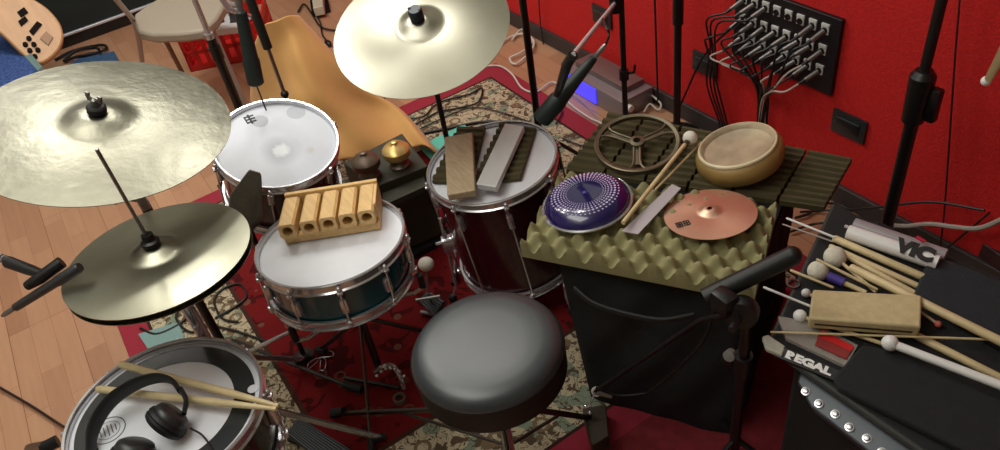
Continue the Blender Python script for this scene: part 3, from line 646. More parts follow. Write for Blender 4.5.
# guitar
Gn = V((.72, .12, .68)).normalized(); Gp = at(42, 60, .22)
out = [(-25, -12), (0, -10), (22, -6), (42, 4), (55, 16), (62, 28), (62.5, 40), (58, 50), (50, 58), (40, 63), (30, 60), (18, 50), (6, 38), (-8, 26), (-25, 12)]
op = smooth_path([atp(x, y, Gp, Gn) for x, y in out] + [atp(-25, -12, Gp, Gn)], 4)[:-1]
gt = thing('electric_bass', 'natural wood electric bass body leaning by the dark wall', 'guitar', at(42, 62, .0))
bm = nb(); prism(bm, op, Gn * -.045); obj('body', bm, mat('bass_wood', (208, 160, 112), .4, var=.1, vscale=5, stretch=(1, 6, 2)), gt, world=True, bev=.008)
dk = mat('pickup_black', (24, 18, 18), .8, 0, .15)
def gq(name, q, m=dk, h=.008):
    bm = nb(); prism(bm, [atp(x, y, Gp + Gn * h, Gn) for x, y in q], Gn * -h); obj(name, bm, m, gt, world=True)
gq('pickup', [(17, 12), (24, 7), (28, 12), (21, 17)]); gq('pickup', [(18, 21), (25, 16), (28, 20), (21, 26)]); gq('pickup', [(29, 31), (37, 21), (42, 24), (33, 35)])
gq('bridge', [(40, 38), (46, 31), (53, 37), (48, 45)], mat('bridge_brown', (112, 82, 60), .4, .5))
for x, y in ((29, 39), (25.5, 45), (34, 45), (30, 51), (38, 50.5), (35, 57)):
    bm = nb(); lathe(bm, [(0, 0), (.012, 0), (.011, .014), (0, .015)], 12, TM(atp(x, y, Gp, Gn), Gn)); obj('knob', bm, dk, gt, world=True)
bm = nb(); tube(bm, [atp(-25, 0, Gp, Gn) - Gn * .01, atp(-60, -22, Gp, Gn) - Gn * .01], .03, 8, flat=.5); obj('neck', bm, MATS['bass_wood'], gt, world=True)
_at = at
def at(px, py, z=0.0):
    p = _at(px, py, z); p.x = max(p.x, XL + .035); return p
t = thing('fabric_case', 'blue textured fabric case with pale teal edging below the bass', 'case', at(10, 90, 0))
bluef = mat('blue_fabric', (58, 86, 146), .9, var=.5, vscale=60, bump=1, bscale=90); tealf = mat('teal_edge', (112, 142, 142), .7)
c = [at(-40, -6, .25), at(4, 30, .25), at(38, 68, .25), at(8, 92, .25), at(-70, 60, .25)]
bm = nb(); prism(bm, c, .25); obj('body', bm, bluef, t, world=True, bev=.01)
c = [at(-36, -10, .256), at(6, 25, .256), at(42, 66, .256), at(37, 70, .256), at(2, 32, .256), at(-42, -4, .256)]
bm = nb(); prism(bm, c, .256); obj('edging', bm, tealf, t, world=True, bev=.004)
at = _at
c = [at(66, 66, .012), at(80, 57, .012), at(114, 51, .012), at(120, 62, .012)]
single('folded_cloth', prism(nb(), c, .012), mat('blue_cloth', (52, 84, 120), .9, var=.3, vscale=60), 'small blue cloth on the floor behind the ride cymbal', 'cloth', origin=at(95, 60, 0), bev=.003)
def cable(name, pts, r, m, label, sm=5, group=None):
    pts = [V((max(p[0], XL + .04), min(p[1], YB - .03), p[2])) for p in pts]
    bm = nb(); tube(bm, pts, r, 7, sm=sm); return single(name, bm, m, label, 'cable', group=group)
cabk = mat('black_cable', (20, 20, 20), .5); cawh = mat('white_cable', (206, 200, 190), .5); cagr = mat('grey_cable', (150, 138, 126), .5)
cable('floor_cable', [at(55, 60, .012), at(70, 52, .015), at(88, 47, .02), at(103, 45, .02), at(106, 49, .018), at(92, 54, .02), at(76, 57, .02), at(64, 61, .014), at(78, 50, .03), at(96, 48, .03), at(100, 52, .03)], .008, cabk, 'black cable loop on the floor in front of the bass')
# ------------------------------------------------------------------ stands behind the tom
def vert_at(px, py, z): p = at(px, py, z); return p.x, p.y
x, y = vert_at(236, 100, .35)
t = thing('pole_stand', 'stand with chrome upper tube and thick black lower tube beside the chair', 'stand', (x, y, 0))
zt = near(212, 38, x, y).z
bm = nb(); tube(bm, [(x, y, .05), (x, y, zt)], .017, 12); tube(bm, [(x, y, zt - .08), (x, y, zt - .03)], .022, 12); obj('lower_tube', bm, blackm, t, world=True)
bm = nb(); tube(bm, [(x, y, zt), (x, y, zt + .5)], .010, 12); tube(bm, [(x, y, zt), (x, y, zt + .02)], .016, 12); obj('upper_tube', bm, chrome, t, world=True)
tripod(t, x, y, .2, .18, .009, blackm, .3, 0)
x, y = vert_at(285, 95, .55)
t = thing('pole_stand', 'thin grey rod stand with black upper sleeve just behind the rack tom', 'stand', (x, y, RZ))
z1 = near(270, 44, x, y).z; z2 = near(285, 94, x, y).z
bm = nb(); tube(bm, [(x, y, .05), (x, y, z1)], .006, 10); obj('lower_tube', bm, dull, t, world=True)
bm = nb(); tube(bm, [(x, y, z1 - .01), (x, y, z1 + .35)], .0145, 12); obj('sleeve', bm, mat('black_sleeve', (18, 28, 26), .5), t, world=True)
bm = nb(); ball(bm, (x, y, z2), .013); obj('knob', bm, blackp, t, world=True)
tripod(t, x, y, .2, .14, .007, blackm, .8, RZ)
# tom microphone
x, y = vert_at(256, 84, .76); tipz = .76
t = thing('tom_microphone', 'long black microphone hanging over the rack tom', 'microphone', (x, y, tipz))
top = near(240, 2, x, y)
M, L = mic_parts(t, V((x, y, tipz)), top + V((0, 0, .02)), .0225, .015, mat('mic_green_black', (22, 34, 32), .5))
bm = nb(); tube(bm, [near(243, 20, x, y) + V((.0, .02, 0)), near(236, 6, x, y) + V((.0, -.02, 0)), near(225, -20, x, y) + V((-.05, -.05, .1))], .008); obj('clip', bm, chrome, t, world=True)
bm = nb(); tube(bm, [(x, y, RZ + .01), (x, y, tipz - .002)], .0022, 6)
single('hanging_cable', bm, cabk, 'thin cable running down below the tom microphone', 'cable')
# chair-back small things at the top
t = thing('adapter_block', 'small pale adapter block on a black base at the top left of the crash cymbal', 'adapter', at(322, 10, 0))
bm = nb(); prism(bm, [at(312, 14, .02), at(330, 9, .02), at(326, -8, .02), at(309, -4, .02)], .02); obj('base', bm, blackp, t, world=True)
bm = nb(); prism(bm, [at(313, 8, .07), at(323, 6, .07), at(322, -10, .07), at(311, -8, .07)], .05); obj('body', bm, mat('adapter_pale', (190, 180, 160), .5), t, world=True, bev=.004)
cable('floor_cable', [at(298, 12, .012), at(304, 4, .014), at(312, 14, .014), at(320, 26, .014), at(332, 30, .012), at(350, 31, .012)], .005, cabk, 'black cable curling on the floor above the mustard cloth')
cable('floor_cable', [at(314, 12, .012), at(320, 22, .014), at(322, 34, .014), at(327, 41, .014)], .004, cabk, 'short black cable with an inline switch beside the mustard cloth')
bm = nb(); ball(bm, (0, 0, 0), .02, (1.5, .8, .7)); bmesh.ops.translate(bm, vec=at(328, 43, .016), verts=bm.verts[:])
single('inline_switch', bm, blackp, 'small black switch on a cable left of the crash cymbal', 'switch')
# ------------------------------------------------------------------ right-side stands
x, y = -2.0, 1.25
t = thing('microphone_stand', 'black vertical pole between the crash cymbal and the floor tom microphone', 'stand', (x, y, RZ))
bm = nb(); tube(bm, [(x, y, .05), (x, y, 1.25)], .0125, 12); obj('pole', bm, blackm, t, world=True)
tripod(t, x, y, .16, .17, .008, blackm, 1.0)
x, y = -1.84, 1.52
t = thing('microphone_stand', 'slim black stand with clutch and silver boom over the floor tom', 'stand', (x, y, RZ))
bm = nb(); tube(bm, [(x, y, .05), (x, y, 1.1)], .010, 12); obj('pole', bm, blackm, t, world=True)
zc = near(624, 74, x, y).z
bm = nb(); tube(bm, [(x, y, zc - .02), (x, y, zc + .015)], .017, 12); tube(bm, [(x, y, zc), (x + .03, y + .02, zc + .01), (x + .035, y + .02, zc + .04)], .005); obj('clutch', bm, blackm, t, world=True)
pb = near(615, 3, x, y)
ftip = at(541, 120, .60); ftail = at(606, 44, .80)
mid = at(573, 55, .84)
bm = nb(); tube(bm, [pb, mid], .0065, 10); obj('boom', bm, mat('boom_silver', (206, 206, 206), .35, .3), t, world=True)
bm = nb(); tube(bm, [pb + V((0, 0, -.03)), pb + V((0, 0, .04))], .02, 12); obj('boom_clamp', bm, blackp, t, world=True)
bm = nb(); tube(bm, [mid, at(566, 68, .80), at(560, 86, .72), at(556, 96, .69)], [.008, .013, .011, .008], 10, sm=3); tube(bm, [mid, at(566, 66, .8)], .013, 10); obj('clip', bm, blackp, t, world=True)
tripod(t, x, y, .16, .17, .008, blackm, .2)
t = thing('floor_tom_microphone', 'long black microphone pointing down at the floor tom head', 'microphone', ftip)
mic_parts(t, ftip, ftail, .026, .0105, mat('mic_green_black', (22, 34, 32), .5))
cable('microphone_cable', [ftail, at(609, 34, .83), at(604, 22, .80), aty(600, 12, 1.78)], .003, cabk, 'short cable arching from the floor tom microphone plug to the wall')
x, y = -1.80, 1.73
t = thing('microphone_stand', 'plain black pole rising by the red wall left of the socket panel', 'stand', (x, y, 0))
bm = nb(); tube(bm, [(x, y, .04), (x, y, near(679, 18, x, y).z)], .0135, 12); obj('lower_tube', bm, blackm, t, world=True)
bm = nb(); tube(bm, [(x, y, near(679, 18, x, y).z - .02), (x, y, 1.1)], .019, 12); obj('sleeve', bm, blackp, t, world=True)
bm = nb(); lathe(bm, [(0, 0), (.1, 0), (.1, .012), (.02, .03), (0, .03)], 32, TM((x, y, 0))); obj('round_base', bm, blackm, t, world=True)
x, y = -.87, 1.62
t = thing('microphone_stand', 'thick black stand with a large clutch by the red wall at right', 'stand', (x, y, 0))
z1 = near(888, 200, x, y).z; zc = near(921, 98, x, y).z
bm = nb(); tube(bm, [(x, y, .04), (x, y, zc)], .0165, 14); obj('lower_tube', bm, blackm, t, world=True)
bm = nb(); tube(bm, [(x, y, zc), (x, y, 1.25)], .0125, 14); obj('upper_tube', bm, blackm, t, world=True)
bm = nb(); tube(bm, [(x, y, zc - .065), (x, y, zc + .06)], [.026, .03], 18); tube(bm, [(x, y, zc + .06), (x, y, zc + .075)], [.03, .02], 18); box(bm, (x + .035, y + .01, zc - .01), (.03, .025, .09), bev=.006); obj('clutch', bm, blackm, t, world=True)
bm = nb(); lathe(bm, [(0, 0), (.13, 0), (.13, .012), (.02, .03), (0, .03)], 32, TM((x, y, 0))); obj('round_base', bm, blackm, t, world=True)
# boom stand bottom right
x, y = -.70, .87
t = thing('boom_stand', 'black boom stand in front of the black case, arm sloping down to the left', 'stand', (x, y, 0))
zj = near(745, 318, x, y).z; J = V((x, y, zj))
bm = nb(); tube(bm, [(x, y, .03), (x, y, zj)], .0125, 14); obj('pole', bm, blackm, t, world=True)
bm = nb(); tube(bm, [(x, y, near(741, 364, x, y).z - .03), (x, y, near(741, 364, x, y).z + .03)], .02, 14); box(bm, (x - .028, y - .01, near(741, 364, x, y).z), (.03, .02, .03), bev=.005); obj('clutch', bm, blackp, t, world=True)
E0 = at(596, 391, .12); E1 = at(797, 252, .64); Jn = near(742, 312, x, y)
bm = nb(); tube(bm, [E0, at(700, 320, .47), Jn], .0055, 10); obj('boom', bm, blackm, t, world=True)
bm = nb(); tube(bm, [at(705, 298, .56), at(792, 256, .635)], .020, 16); ball(bm, at(792, 256, .635), .0202); obj('counterweight', bm, mat('soft_grip', (16, 17, 18), .5), t, world=True)
bm = nb(); lathe(bm, [(0, -.02), (.03, -.018), (.034, -.01), (.034, .01), (.03, .018), (0, .02)], 20, TM(Jn, (.5, -.8, .2))); tube(bm, [Jn, Jn + V((.02, -.05, 0))], .008); box(bm, Jn + V((-.03, -.02, .02)), (.05, .04, .05), TM((0, 0, 0)), bev=.01); obj('boom_clamp', bm, blackp, t, world=True)
bm = nb(); lathe(bm, [(0, -.01), (.012, -.008), (.012, .008), (0, .01)], 14, TM(at(730, 355, .46), (.3, -.8, .4))); obj('clamp_knob', bm, mat('knob_grey', (110, 108, 104), .4), t, world=True)
for k in range(3):
    a = .5 + k * 2 * PI / 3; bm = nb(); tube(bm, [(x, y, .12), (x + .16 * math.cos(a), y + .16 * math.sin(a), .012)], .007); obj('leg', bm, blackm, t, world=True)
cable('microphone_cable', [E0 + V((0, 0, .014)), at(616, 395, .115), at(640, 394, .12), at(655, 388, .16), at(700, 345, .38), at(716, 303, .50), at(723, 296, .53), at(733, 296, .53), at(738, 303, .5)], .0035, cabk, 'black cable looped along the boom arm at lower centre right')
t = thing('clip_microphone', 'small microphone with white ring at the low end of the boom', 'microphone', E0)
bm = nb(); lathe(bm, [(.009, 0), (.0125, 0), (.0125, .008), (.009, .008), (.009, 0)], 20, TM(E0, (.8, -.3, .5))); obj('ring', bm, whitep, t, world=True)
bm = nb(); tube(bm, [E0 + V((.004, 0, 0)), at(612, 397, .11)], [.008, .005]); obj('body', bm, dull, t, world=True)
bm = nb(); ball(bm, at(586, 407, .09), .007); ball(bm, at(590, 413, .08), .006); tube(bm, [E0, at(588, 408, .09)], .003); obj('clip', bm, chrome, t, world=True)
# brown wedge post by the camo border
t = thing('pedal_post', 'short brown wooden post standing below the small clip microphone', 'post', at(595, 440, RZ))
bm = nb(); prism(bm, [at(582, 408, .06), at(606, 404, .06), at(609, 436, .06), at(592, 446, .06)], .05); obj('body', bm, mat('dark_brown_wood', (62, 48, 32), .6, var=.2), t, world=True, bev=.003)
# ------------------------------------------------------------------ black case, foams
A = V((-1.22, .67, 0)); uu = V((.843, .537, 0)).normalized(); ww = V((-uu.y, uu.x, 0))
def cf(u, w, z): return A + uu * u + ww * w + V((0, 0, z))
t = thing('equipment_case', 'black fabric covered case under the olive foam panels', 'case', cf(.3, .3, 0))
bm = nb(); nx, nz = 26, 18
def side(u0, w0, u1, w1):
    g = []
    for j in range(nz + 1):
        r = []
        for i in range(nx + 1):
            f = i / nx; z = .46 * j / nz; uq, wq = u0 + (u1 - u0) * f, w0 + (w1 - w0) * f; dn_ = 1 - j / nz; P = cf(uq + .09 * dn_ * max(0, 1 - uq / .5), wq - .06 * dn_ * max(0, 1 - wq / .4), z); e = math.sin(PI * f) ** .5 * math.sin(PI * min(.98, max(.02, j / nz))) ** .5
            du_ = cf(u1, w1, 0) - cf(u0, w0, 0); nn = V((du_.y, -du_.x, 0)).normalized()
            P += nn * e * (.022 + .012 * math.sin(f * 9 + z * 14) + .008 * math.sin(f * 17 - z * 30)); r.append(bm.verts.new(P))
        g.append(r)
    for j in range(nz):
        for i in range(nx): bm.faces.new((g[j][i], g[j][i + 1], g[j + 1][i + 1], g[j + 1][i]))
cs = [(.08, .03), (.53, .03), (.56, .52), (.06, .52)]
for k in range(4): side(*cs[k], *cs[(k + 1) % 4])
f = bm.faces.new([bm.verts.new(cf(u, w, .46)) for u, w in cs]); 0
bmesh.ops.remove_doubles(bm, verts=bm.verts[:], dist=.0005); obj('body', bm, fabric, t, world=True)
bm = nb(); tube(bm, [cf(.13, -.005, .40), cf(.2, -.03, .385), cf(.34, -.035, .385), cf(.42, -.01, .40)], .009, sm=5, flat=.5); obj('handle', bm, mat('webbing', (34, 36, 38), .6), t, world=True)
bm = nb(); prism(bm, [at(566, 272, .36), at(577, 274, .36), at(573, 293, .33), at(563, 286, .33)], V((-.01, .01, -.01))); obj('luggage_tag', bm, mat('tag_silver', (170, 175, 175), .5), t, world=True)
# flat ribbed foam
bz = .462
P0, P1, P2, P3 = [at(x, y, bz) for x, y in ((566, 172), (612, 114), (850, 157), (800, 207))]
P0, P1, P2, P3 = [at(x, y, bz + .02) - V((0, 0, .02)) for x, y in ((566, 168), (610, 111), (856, 158), (828, 206))]
t = thing('ribbed_foam', 'flat dark olive ribbed foam panel under the spoked reel and hide drum', 'foam', P0.lerp(P2, .5))
n_ = 6
for k in range(n_):
    a, b = k / n_, (k + 1) / n_ - .012; obj('ribbed_tile', ribpad(P0.lerp(P1, 0).lerp(P3, a), P1.lerp(P2, a), P1.lerp(P2, b), P0.lerp(P3, b), .024, .009, 9), darkolive, t, world=True)
# egg crate foam
Lx, Ly, nxb, nyb = .545, .285, 17, 9; ez = .488; bm = nb(); NX, NY = nxb * 8, nyb * 8; g = []
for j in range(NY + 1):
    r = []
    for i in range(NX + 1):
        u, w = i / NX, j / NY; s = math.sin(u * nxb * PI * 2 / 2 ) ; q = math.sin(w * nyb * PI)
        hgt = (abs(s) * 0 + (math.cos(u * nxb * PI) * math.cos(w * nyb * PI)))      # checkerboard peaks and pits
        hh = .019 + .021 * (hgt if hgt < .6 else .6 + .4 * math.sin((hgt - .6) / .4 * PI / 2) * .75)
        e = min(1, i / 2, (NX - i) / 2, j / 2, (NY - j) / 2)
        if i == 0 or j == 0 or i == NX or j == NY: hh = min(hh, .024)
        r.append(bm.verts.new(cf(u * Lx, w * Ly, ez + hh)))
    g.append(r)
for j in range(NY):
    for i in range(NX): bm.faces.new((g[j][i], g[j][i + 1], g[j + 1][i + 1], g[j + 1][i]))
bot = {}
def bt(i, j):
    if (i, j) not in bot: bot[(i, j)] = bm.verts.new(cf(i / NX * Lx, j / NY * Ly, ez - .02))
    return bot[(i, j)]
for i in range(NX): bm.faces.new((g[0][i], bt(i, 0), bt(i + 1, 0), g[0][i + 1])); bm.faces.new((g[NY][i + 1], bt(i + 1, NY), bt(i, NY), g[NY][i]))
for j in range(NY): bm.faces.new((g[j + 1][0], bt(0, j + 1), bt(0, j), g[j][0])); bm.faces.new((g[j][NX], bt(NX, j), bt(NX, j + 1), g[j + 1][NX]))
bm.faces.new([bt(0, 0), bt(0, NY), bt(NX, NY), bt(NX, 0)])
single('egg_crate_foam', bm, olive, 'olive egg-crate foam panel in front, under the purple drum and small cymbal', 'foam', origin=cf(Lx / 2, Ly / 2, ez))
ET = ez + .040
# reel
rc = at(637, 143, bz + .045); rv = at(637, 165, bz + .045) - rc; ra = math.atan2(rv.y, rv.x)
t = thing('film_reel', 'three-spoked dark metal reel lying on the flat foam panel', 'reel', rc - V((0, 0, .008)), (.09, -.10, 1))
reelm = mat('reel_metal', (122, 114, 94), .42, .75, var=.15, vscale=30); Rr = .115
bm = nb(); lathe(bm, [(Rr - .01, 0), (Rr, 0), (Rr, .014), (Rr - .003, .016), (Rr - .012, .014), (Rr - .01, 0)], 64); obj('rim', bm, reelm, t)
bm = nb(); lathe(bm, [(.01, 0), (.02, 0), (.02, .018), (.010, .02), (.009, .006), (.01, 0)], 32); obj('hub', bm, reelm, t)
for k in range(3):
    a = ra + 2 * PI / 3 * k; M = Matrix.Rotation(a, 4, 'Z'); bm = nb()
    for s in (-1, 1): tube(bm, [M @ V((.016, s * .008, .010)), M @ V((Rr * .72, s * .010, .010)), M @ V((Rr - .006, s * .030, .010))], .0038, 8, sm=3)
    box(bm, ((.016 + Rr * .72) / 2, 0, .007), (Rr * .72 - .016, .014, .004), M); obj('spoke', bm, reelm, t)
# hide drum
hc = at(742, 165, bz + .030); Pn = V((-.2, -.16, 1)).normalized()
t = thing('hide_drum', 'round cream hide-covered hand drum on the flat foam panel', 'drum', hc, Pn); t.scale = (.93, .93, .97)
skin = mat('rawhide', (176, 160, 134), .32, var=.28, vscale=14, bump=1, bscale=22, coat=.3)
bm = nb(); lathe(bm, [(0, 0), (.095, 0), (.112, .010), (.119, .030), (.117, .048), (.108, .060), (.101, .063)], 64); obj('frame', bm, mat('hide_side', (146, 118, 66), .5, var=.15, vscale=12), t)
bm = nb(); lathe(bm, [(.104, .060), (.104, .067), (.098, .069), (.093, .064), (.090, .056), (.07, .052), (0, .050)], 64); obj('skin', bm, skin, t)
bm = nb(); lathe(bm, [(.1035, .0622), (.1065, .064), (.105, .0685), (.100, .0705), (.0985, .067)], 64)
obj('hoop', bm, mat('hide_edge', (214, 200, 164), .4), t)
# purple tongue drum / tambourine
pc = at(587, 203, ET); t = thing('purple_hand_drum', 'purple and blue disc drum with a ring of white dots on the egg-crate foam', 'drum', pc, (-.10, -.07, 1))
pur = mat('purple_lacquer', (26, 16, 76), .15, coat=.8, var=.25, vscale=7); 
Rt = .112
bm = nb(); lathe(bm, [(0, .034), (.05, .034), (.076, .0325), (.090, .027), (.102, .015), (.109, .004), (Rt - .003, 0), (0, 0)], 72); obj('body', bm, pur, t)
bm = nb(); lathe(bm, [(Rt - .004, -.002), (Rt + .001, -.002), (Rt + .002, .002), (Rt - .001, .005), (Rt - .004, .004), (Rt - .004, -.002)], 72); obj('rim', bm, chrome, t)
bm = nb(); dm = mat('dot_white', (196, 186, 220), .4)
for k in range(48):
    a = 2 * PI * k / 48
    for rr, s, z in ((.046, .0014, .0343), (.052, .0018, .0343), (.0585, .0022, .0341), (.066, .0028, .0337), (.0745, .0034, .0330), (.083, .0026, .0302)):
        lathe(bm, [(0, .0006), (s * .8, .0005), (s, -.0004)], 6, TM((rr * math.cos(a), rr * math.sin(a), z)))
o = obj('white_dots', bm, dm, t); 
bm = nb(); lathe(bm, [(0, .0355), (.004, .035), (.005, .0342)], 12)
for k in range(6): ball(bm, (.008 * math.cos(k * PI / 3), .008 * math.sin(k * PI / 3), .0342), .0012, seg=6)
obj('centre_mark', bm, mat('dot_blue', (70, 70, 150), .4), t)
# small copper cymbal
spc = at(710, 214, ET - .002); spn = V((-.14, .03, 1)).normalized()
o = cymbal('splash_cymbal', 'small copper coloured cymbal lying on the egg-crate foam', spc + spn * .002, spn, .106, .024, .009, .006, copper)
spl = o; M = o.matrix_basis
a = M.inverted() @ atp(683, 224, spc + spn * .005, spn)
bm = nb(); dx = M.inverted() @ atp(691, 222, spc + spn * .005, spn) - a; dx.z = 0; ang = math.atan2(dx.y, dx.x)
for k in range(2):
    R_ = Matrix.Translation(V((a.x, a.y, .0052 - .0012))) @ Matrix.Rotation(ang, 4, 'Z')
    x0 = (k - .5) * .0175
    for (cx, cy, w, h) in ((0, .008, .015, .002), (0, -.008, .015, .002), (-.0065, 0, .002, .016), (.0065, 0, .002, .016), (0, 0, .011, .002), (0, 0, .002, .014)):
        box(bm, (x0 + cx, cy, 0), (w, h, .0016), R_)
obj('printed_mark', bm, mat('print_black', (30, 22, 20), .6), o)
# mallet, thin stick, steel plate
def mallet(name, hp_, q, rh, r, hm, wm, label, group=None, sc=(1, 1, 1)):
    hp_, q = V(hp_), V(q); t = thing(name, label, 'mallet', hp_, group=group); d = (q - hp_).normalized()
    bm = nb(); tube(bm, [hp_ + d * rh * .6, q], r, 10); obj('handle', bm, wm, t, world=True)
    bm = nb(); ball(bm, hp_, rh, sc); obj('head', bm, hm, t, world=True); return t
t = mallet('felt_mallet', at(690, 138, .545), at(623, 223, .553), .0190, .0055, white, woods, 'mallet with white felt head lying between the reel and the hide drum')
bm = nb(); tube(bm, [at(687, 142, .545), at(685.5, 145, .545)], .0075, 10); obj('ferrule', bm, mat('dark_ferrule', (60, 50, 40), .5), t, world=True)
stick(at(702, 142, .512), at(655, 190, .545), .003, woods, label='thin wooden rod beside the white-headed mallet on the foam')
c = [at(x, y, ET + .006) for x, y in ((672, 184), (681, 188), (638, 234), (622, 231))]
single('steel_plate', prism(nb(), c, .0025), silverp, 'plain narrow grey metal plate on the foam between purple drum and copper cymbal', 'metal plate', origin=sum(c, V()) / 4)
# ------------------------------------------------------------------ stick bag & contents
t = thing('studded_case', 'black box with a grey strip of round silver studs at bottom right', 'case', (-.3, 1.1, 0))
bm = nb(); prism(bm, [V((-.60, .90, .478)), V((.05, .90, .478)), V((.05, 1.36, .478)), V((-.76, 1.36, .478))], .478); obj('body', bm, fabric, t, world=True, bev=.01)
sgm = mat('strip_grey', (74, 80, 86), .35, .2)
bm = nb(); prism(bm, [V((-.572, .878, .452)), V((-.52, .853, .45)), V((.05, .853, .45)), V((.05, .905, .474)), V((-.585, .905, .474))], V((0, .02, -.04))); st = obj('edge_strip', bm, sgm, t, world=True, bev=.004)
for k in range(14):
    xx = -.545 + k * .034; P = V((xx, .869 - .004 * (k % 2), .4575))
    bm = nb(); lathe(bm, [(0, .005), (.004, .0045), (.0055, .003), (.0058, .001), (.0085, .0005), (.009, -.003)], 18, TM(P, (0, -.42, .9))); obj('stud', bm, chrome, st, world=True)
BZ = .482
bag = thing('stick_bag', 'open black fabric stick bag lying flat with two pockets at lower right', 'bag', at(900, 320, BZ))
L4 = [V((-.84, 1.315, BZ)), V((-.65, .885, BZ)), V((.02, .915, BZ)), V((.02, 1.42, BZ))]
bm = nb(); prism(bm, [p + V((0, 0, .012)) for p in L4], .012); obj('body', bm, bagfab, bag, world=True, bev=.004)
bm = nb(); tube(bm, [L4[1] + V((0, -.004, .006)), L4[2] + V((0, -.004, .006))], .008, 8); tube(bm, [L4[0] + V((-.0, 0, .006)), L4[1] + V((0, 0, .006))], .007, 8); obj('piping', bm, mat('bag_piping', (46, 48, 46), .7), bag, world=True)
zp = BZ + .035
def pocket(q, z, m):
    bm = nb(); prism(bm, [at(x, y, z) for x, y in q], z - BZ - .012); return obj('pocket', bm, m, bag, world=True, bev=.006)
pocket([(931, 252), (913, 295), (1010, 350), (1060, 365), (1060, 300), (1010, 284)], BZ + .030, mat('pocket_dark', (34, 38, 44), .9, bump=.7, bscale=260, var=.15, vscale=30))
pocket([(862, 344), (834, 376), (838, 386), (960, 447), (1040, 490), (1070, 430), (1010, 403), (905, 352)], BZ + .032, bagfab)
pz = BZ + .012
G1 = 'drumsticks tucked in the far pocket'
def rod(p, q, r, m, label, zp_, zq, tip='p', group=None, cat='drumstick', name='drumstick'): return stick(at(*p, zp_), at(*q, zq), r, m, tip, name=name, label=label, group=group, cat=cat)
rod((786, 218), (836, 238), .0028, whitep, 'thin white rod poking furthest left out of the stick bag', pz + .022, pz + .017, cat='rod', name='thin_rod')
rod((782, 224), (834, 242), .0018, mat('rod_grey', (170, 160, 150), .5), 'very thin grey rod just below the white rod at the bag tip', pz + .018, pz + .012, cat='rod', name='thin_rod')
rod((833, 238), (925, 278), .0085, woods, 'topmost wooden drumstick, beside the white tube package', pz + .010, pz + .010)
rod((829, 246), (920, 287), .0065, woods, 'second wooden drumstick from the white tube package', pz + .008, pz + .008)
rod((846, 256), (916, 294), .0062, woods, 'third wooden drumstick from the white package, partly under a fluffy head', pz + .008, pz + .008)
rod((850, 267), (1010, 346), .009, woods, 'long thick drumstick running from the dark mallet tip past the wood block', pz + .022, pz + .047)
t = mallet('fluffy_mallet', at(835, 257, pz + .020), at(876, 292, pz + .012), .024, .004, cream, woods, 'mallet with larger white fluffy head and thin handle')
t = mallet('fluffy_mallet', at(818, 271, pz + .018), at(866, 293, pz + .012), .022, .0055, cream, woods, 'mallet with greyish fluffy head and purple wrapped neck')
bm = nb(); tube(bm, [at(828, 276, pz + .017), at(844, 283, pz + .015)], .0105, 12); obj('wrapped_neck', bm, purplew, t, world=True)
rod((816, 259), (878, 290), .0032, woods, 'thin wooden handle lying over the grey fluffy head', pz + .042, pz + .02, cat='rod', name='thin_rod')
rod((790, 270), (834, 288), .003, woods, 'thin pale rod ending left of the wood block, upper of the two', pz + .02, pz + .018, cat='rod', name='thin_rod')
rod((763, 287), (812, 307), .0028, whitep, 'thin white rod reaching left toward the boom grip', pz + .02, pz + .018, cat='rod', name='thin_rod')
t = mallet('small_mallet', at(806, 293, pz + .010), at(840, 308, pz + .010), .0095, .004, whitep, woods, 'small white capped mallet half under the wood block')
bm = nb(); lathe(bm, [(.011, 0), (.014, 0), (.014, .003), (.011, .003), (.011, 0)], 24, TM(at(793, 284, pz + .002))); single('metal_ring', bm, dull, 'small metal ring lying on the stick bag', 'ring')
t = mallet('ball_mallet', at(800, 316, pz + .014), at(886, 345, pz + .012), .0135, .0042, whitep, woods, 'mallet with small white ball head left of the wood block')
WB = thing('wood_block', 'worn pale wood block with slots lying on the stick bag', 'wood block', at(866, 310, pz))
c = [at(x, y, pz + .050) for x, y in ((813, 289), (922, 295), (921, 327), (809, 318))]
bm = nb(); prism(bm, c, .030); obj('body', bm, woodblk, WB, world=True, bev=.004)
bm = nb(); e = c[3].lerp(c[2], .5) - V((0, 0, .016)); dd = (c[2] - c[3]); nn = V((dd.y, -dd.x, 0)).normalized()
prism(bm, [c[3].lerp(c[2], .06) - V((0, 0, .014)) + nn * .0012, c[3].lerp(c[2], .94) - V((0, 0, .014)) + nn * .0012, c[3].lerp(c[2], .94) - V((0, 0, .018)) + nn * .0012, c[3].lerp(c[2], .06) - V((0, 0, .018)) + nn * .0012], nn * -.004); obj('slot', bm, mat('slot_dark', (60, 46, 26), .8), WB, world=True)
rod((770, 332), (1005, 340), .0024, woods, 'very thin stick lying level across the bag under the wood block', pz + .016, pz + .030, cat='rod', name='thin_rod')
rod((905, 330), (1010, 383), .008, woods, 'wooden drumstick emerging below the wood block toward the right edge', pz + .009, pz + .009)
t = mallet('ball_mallet', at(890, 343, pz + .038), at(1010, 389, pz + .040), .0155, .0085, whitep, whitep, 'all-white mallet with ball head lying on the near pocket')
t = mallet('small_mallet', at(938, 324, pz + .012), at(915, 308, pz + .010), .007, .003, mat('pink_tip', (190, 100, 84), .6), woods, 'small mallet with a pinkish tip right of the wood block')
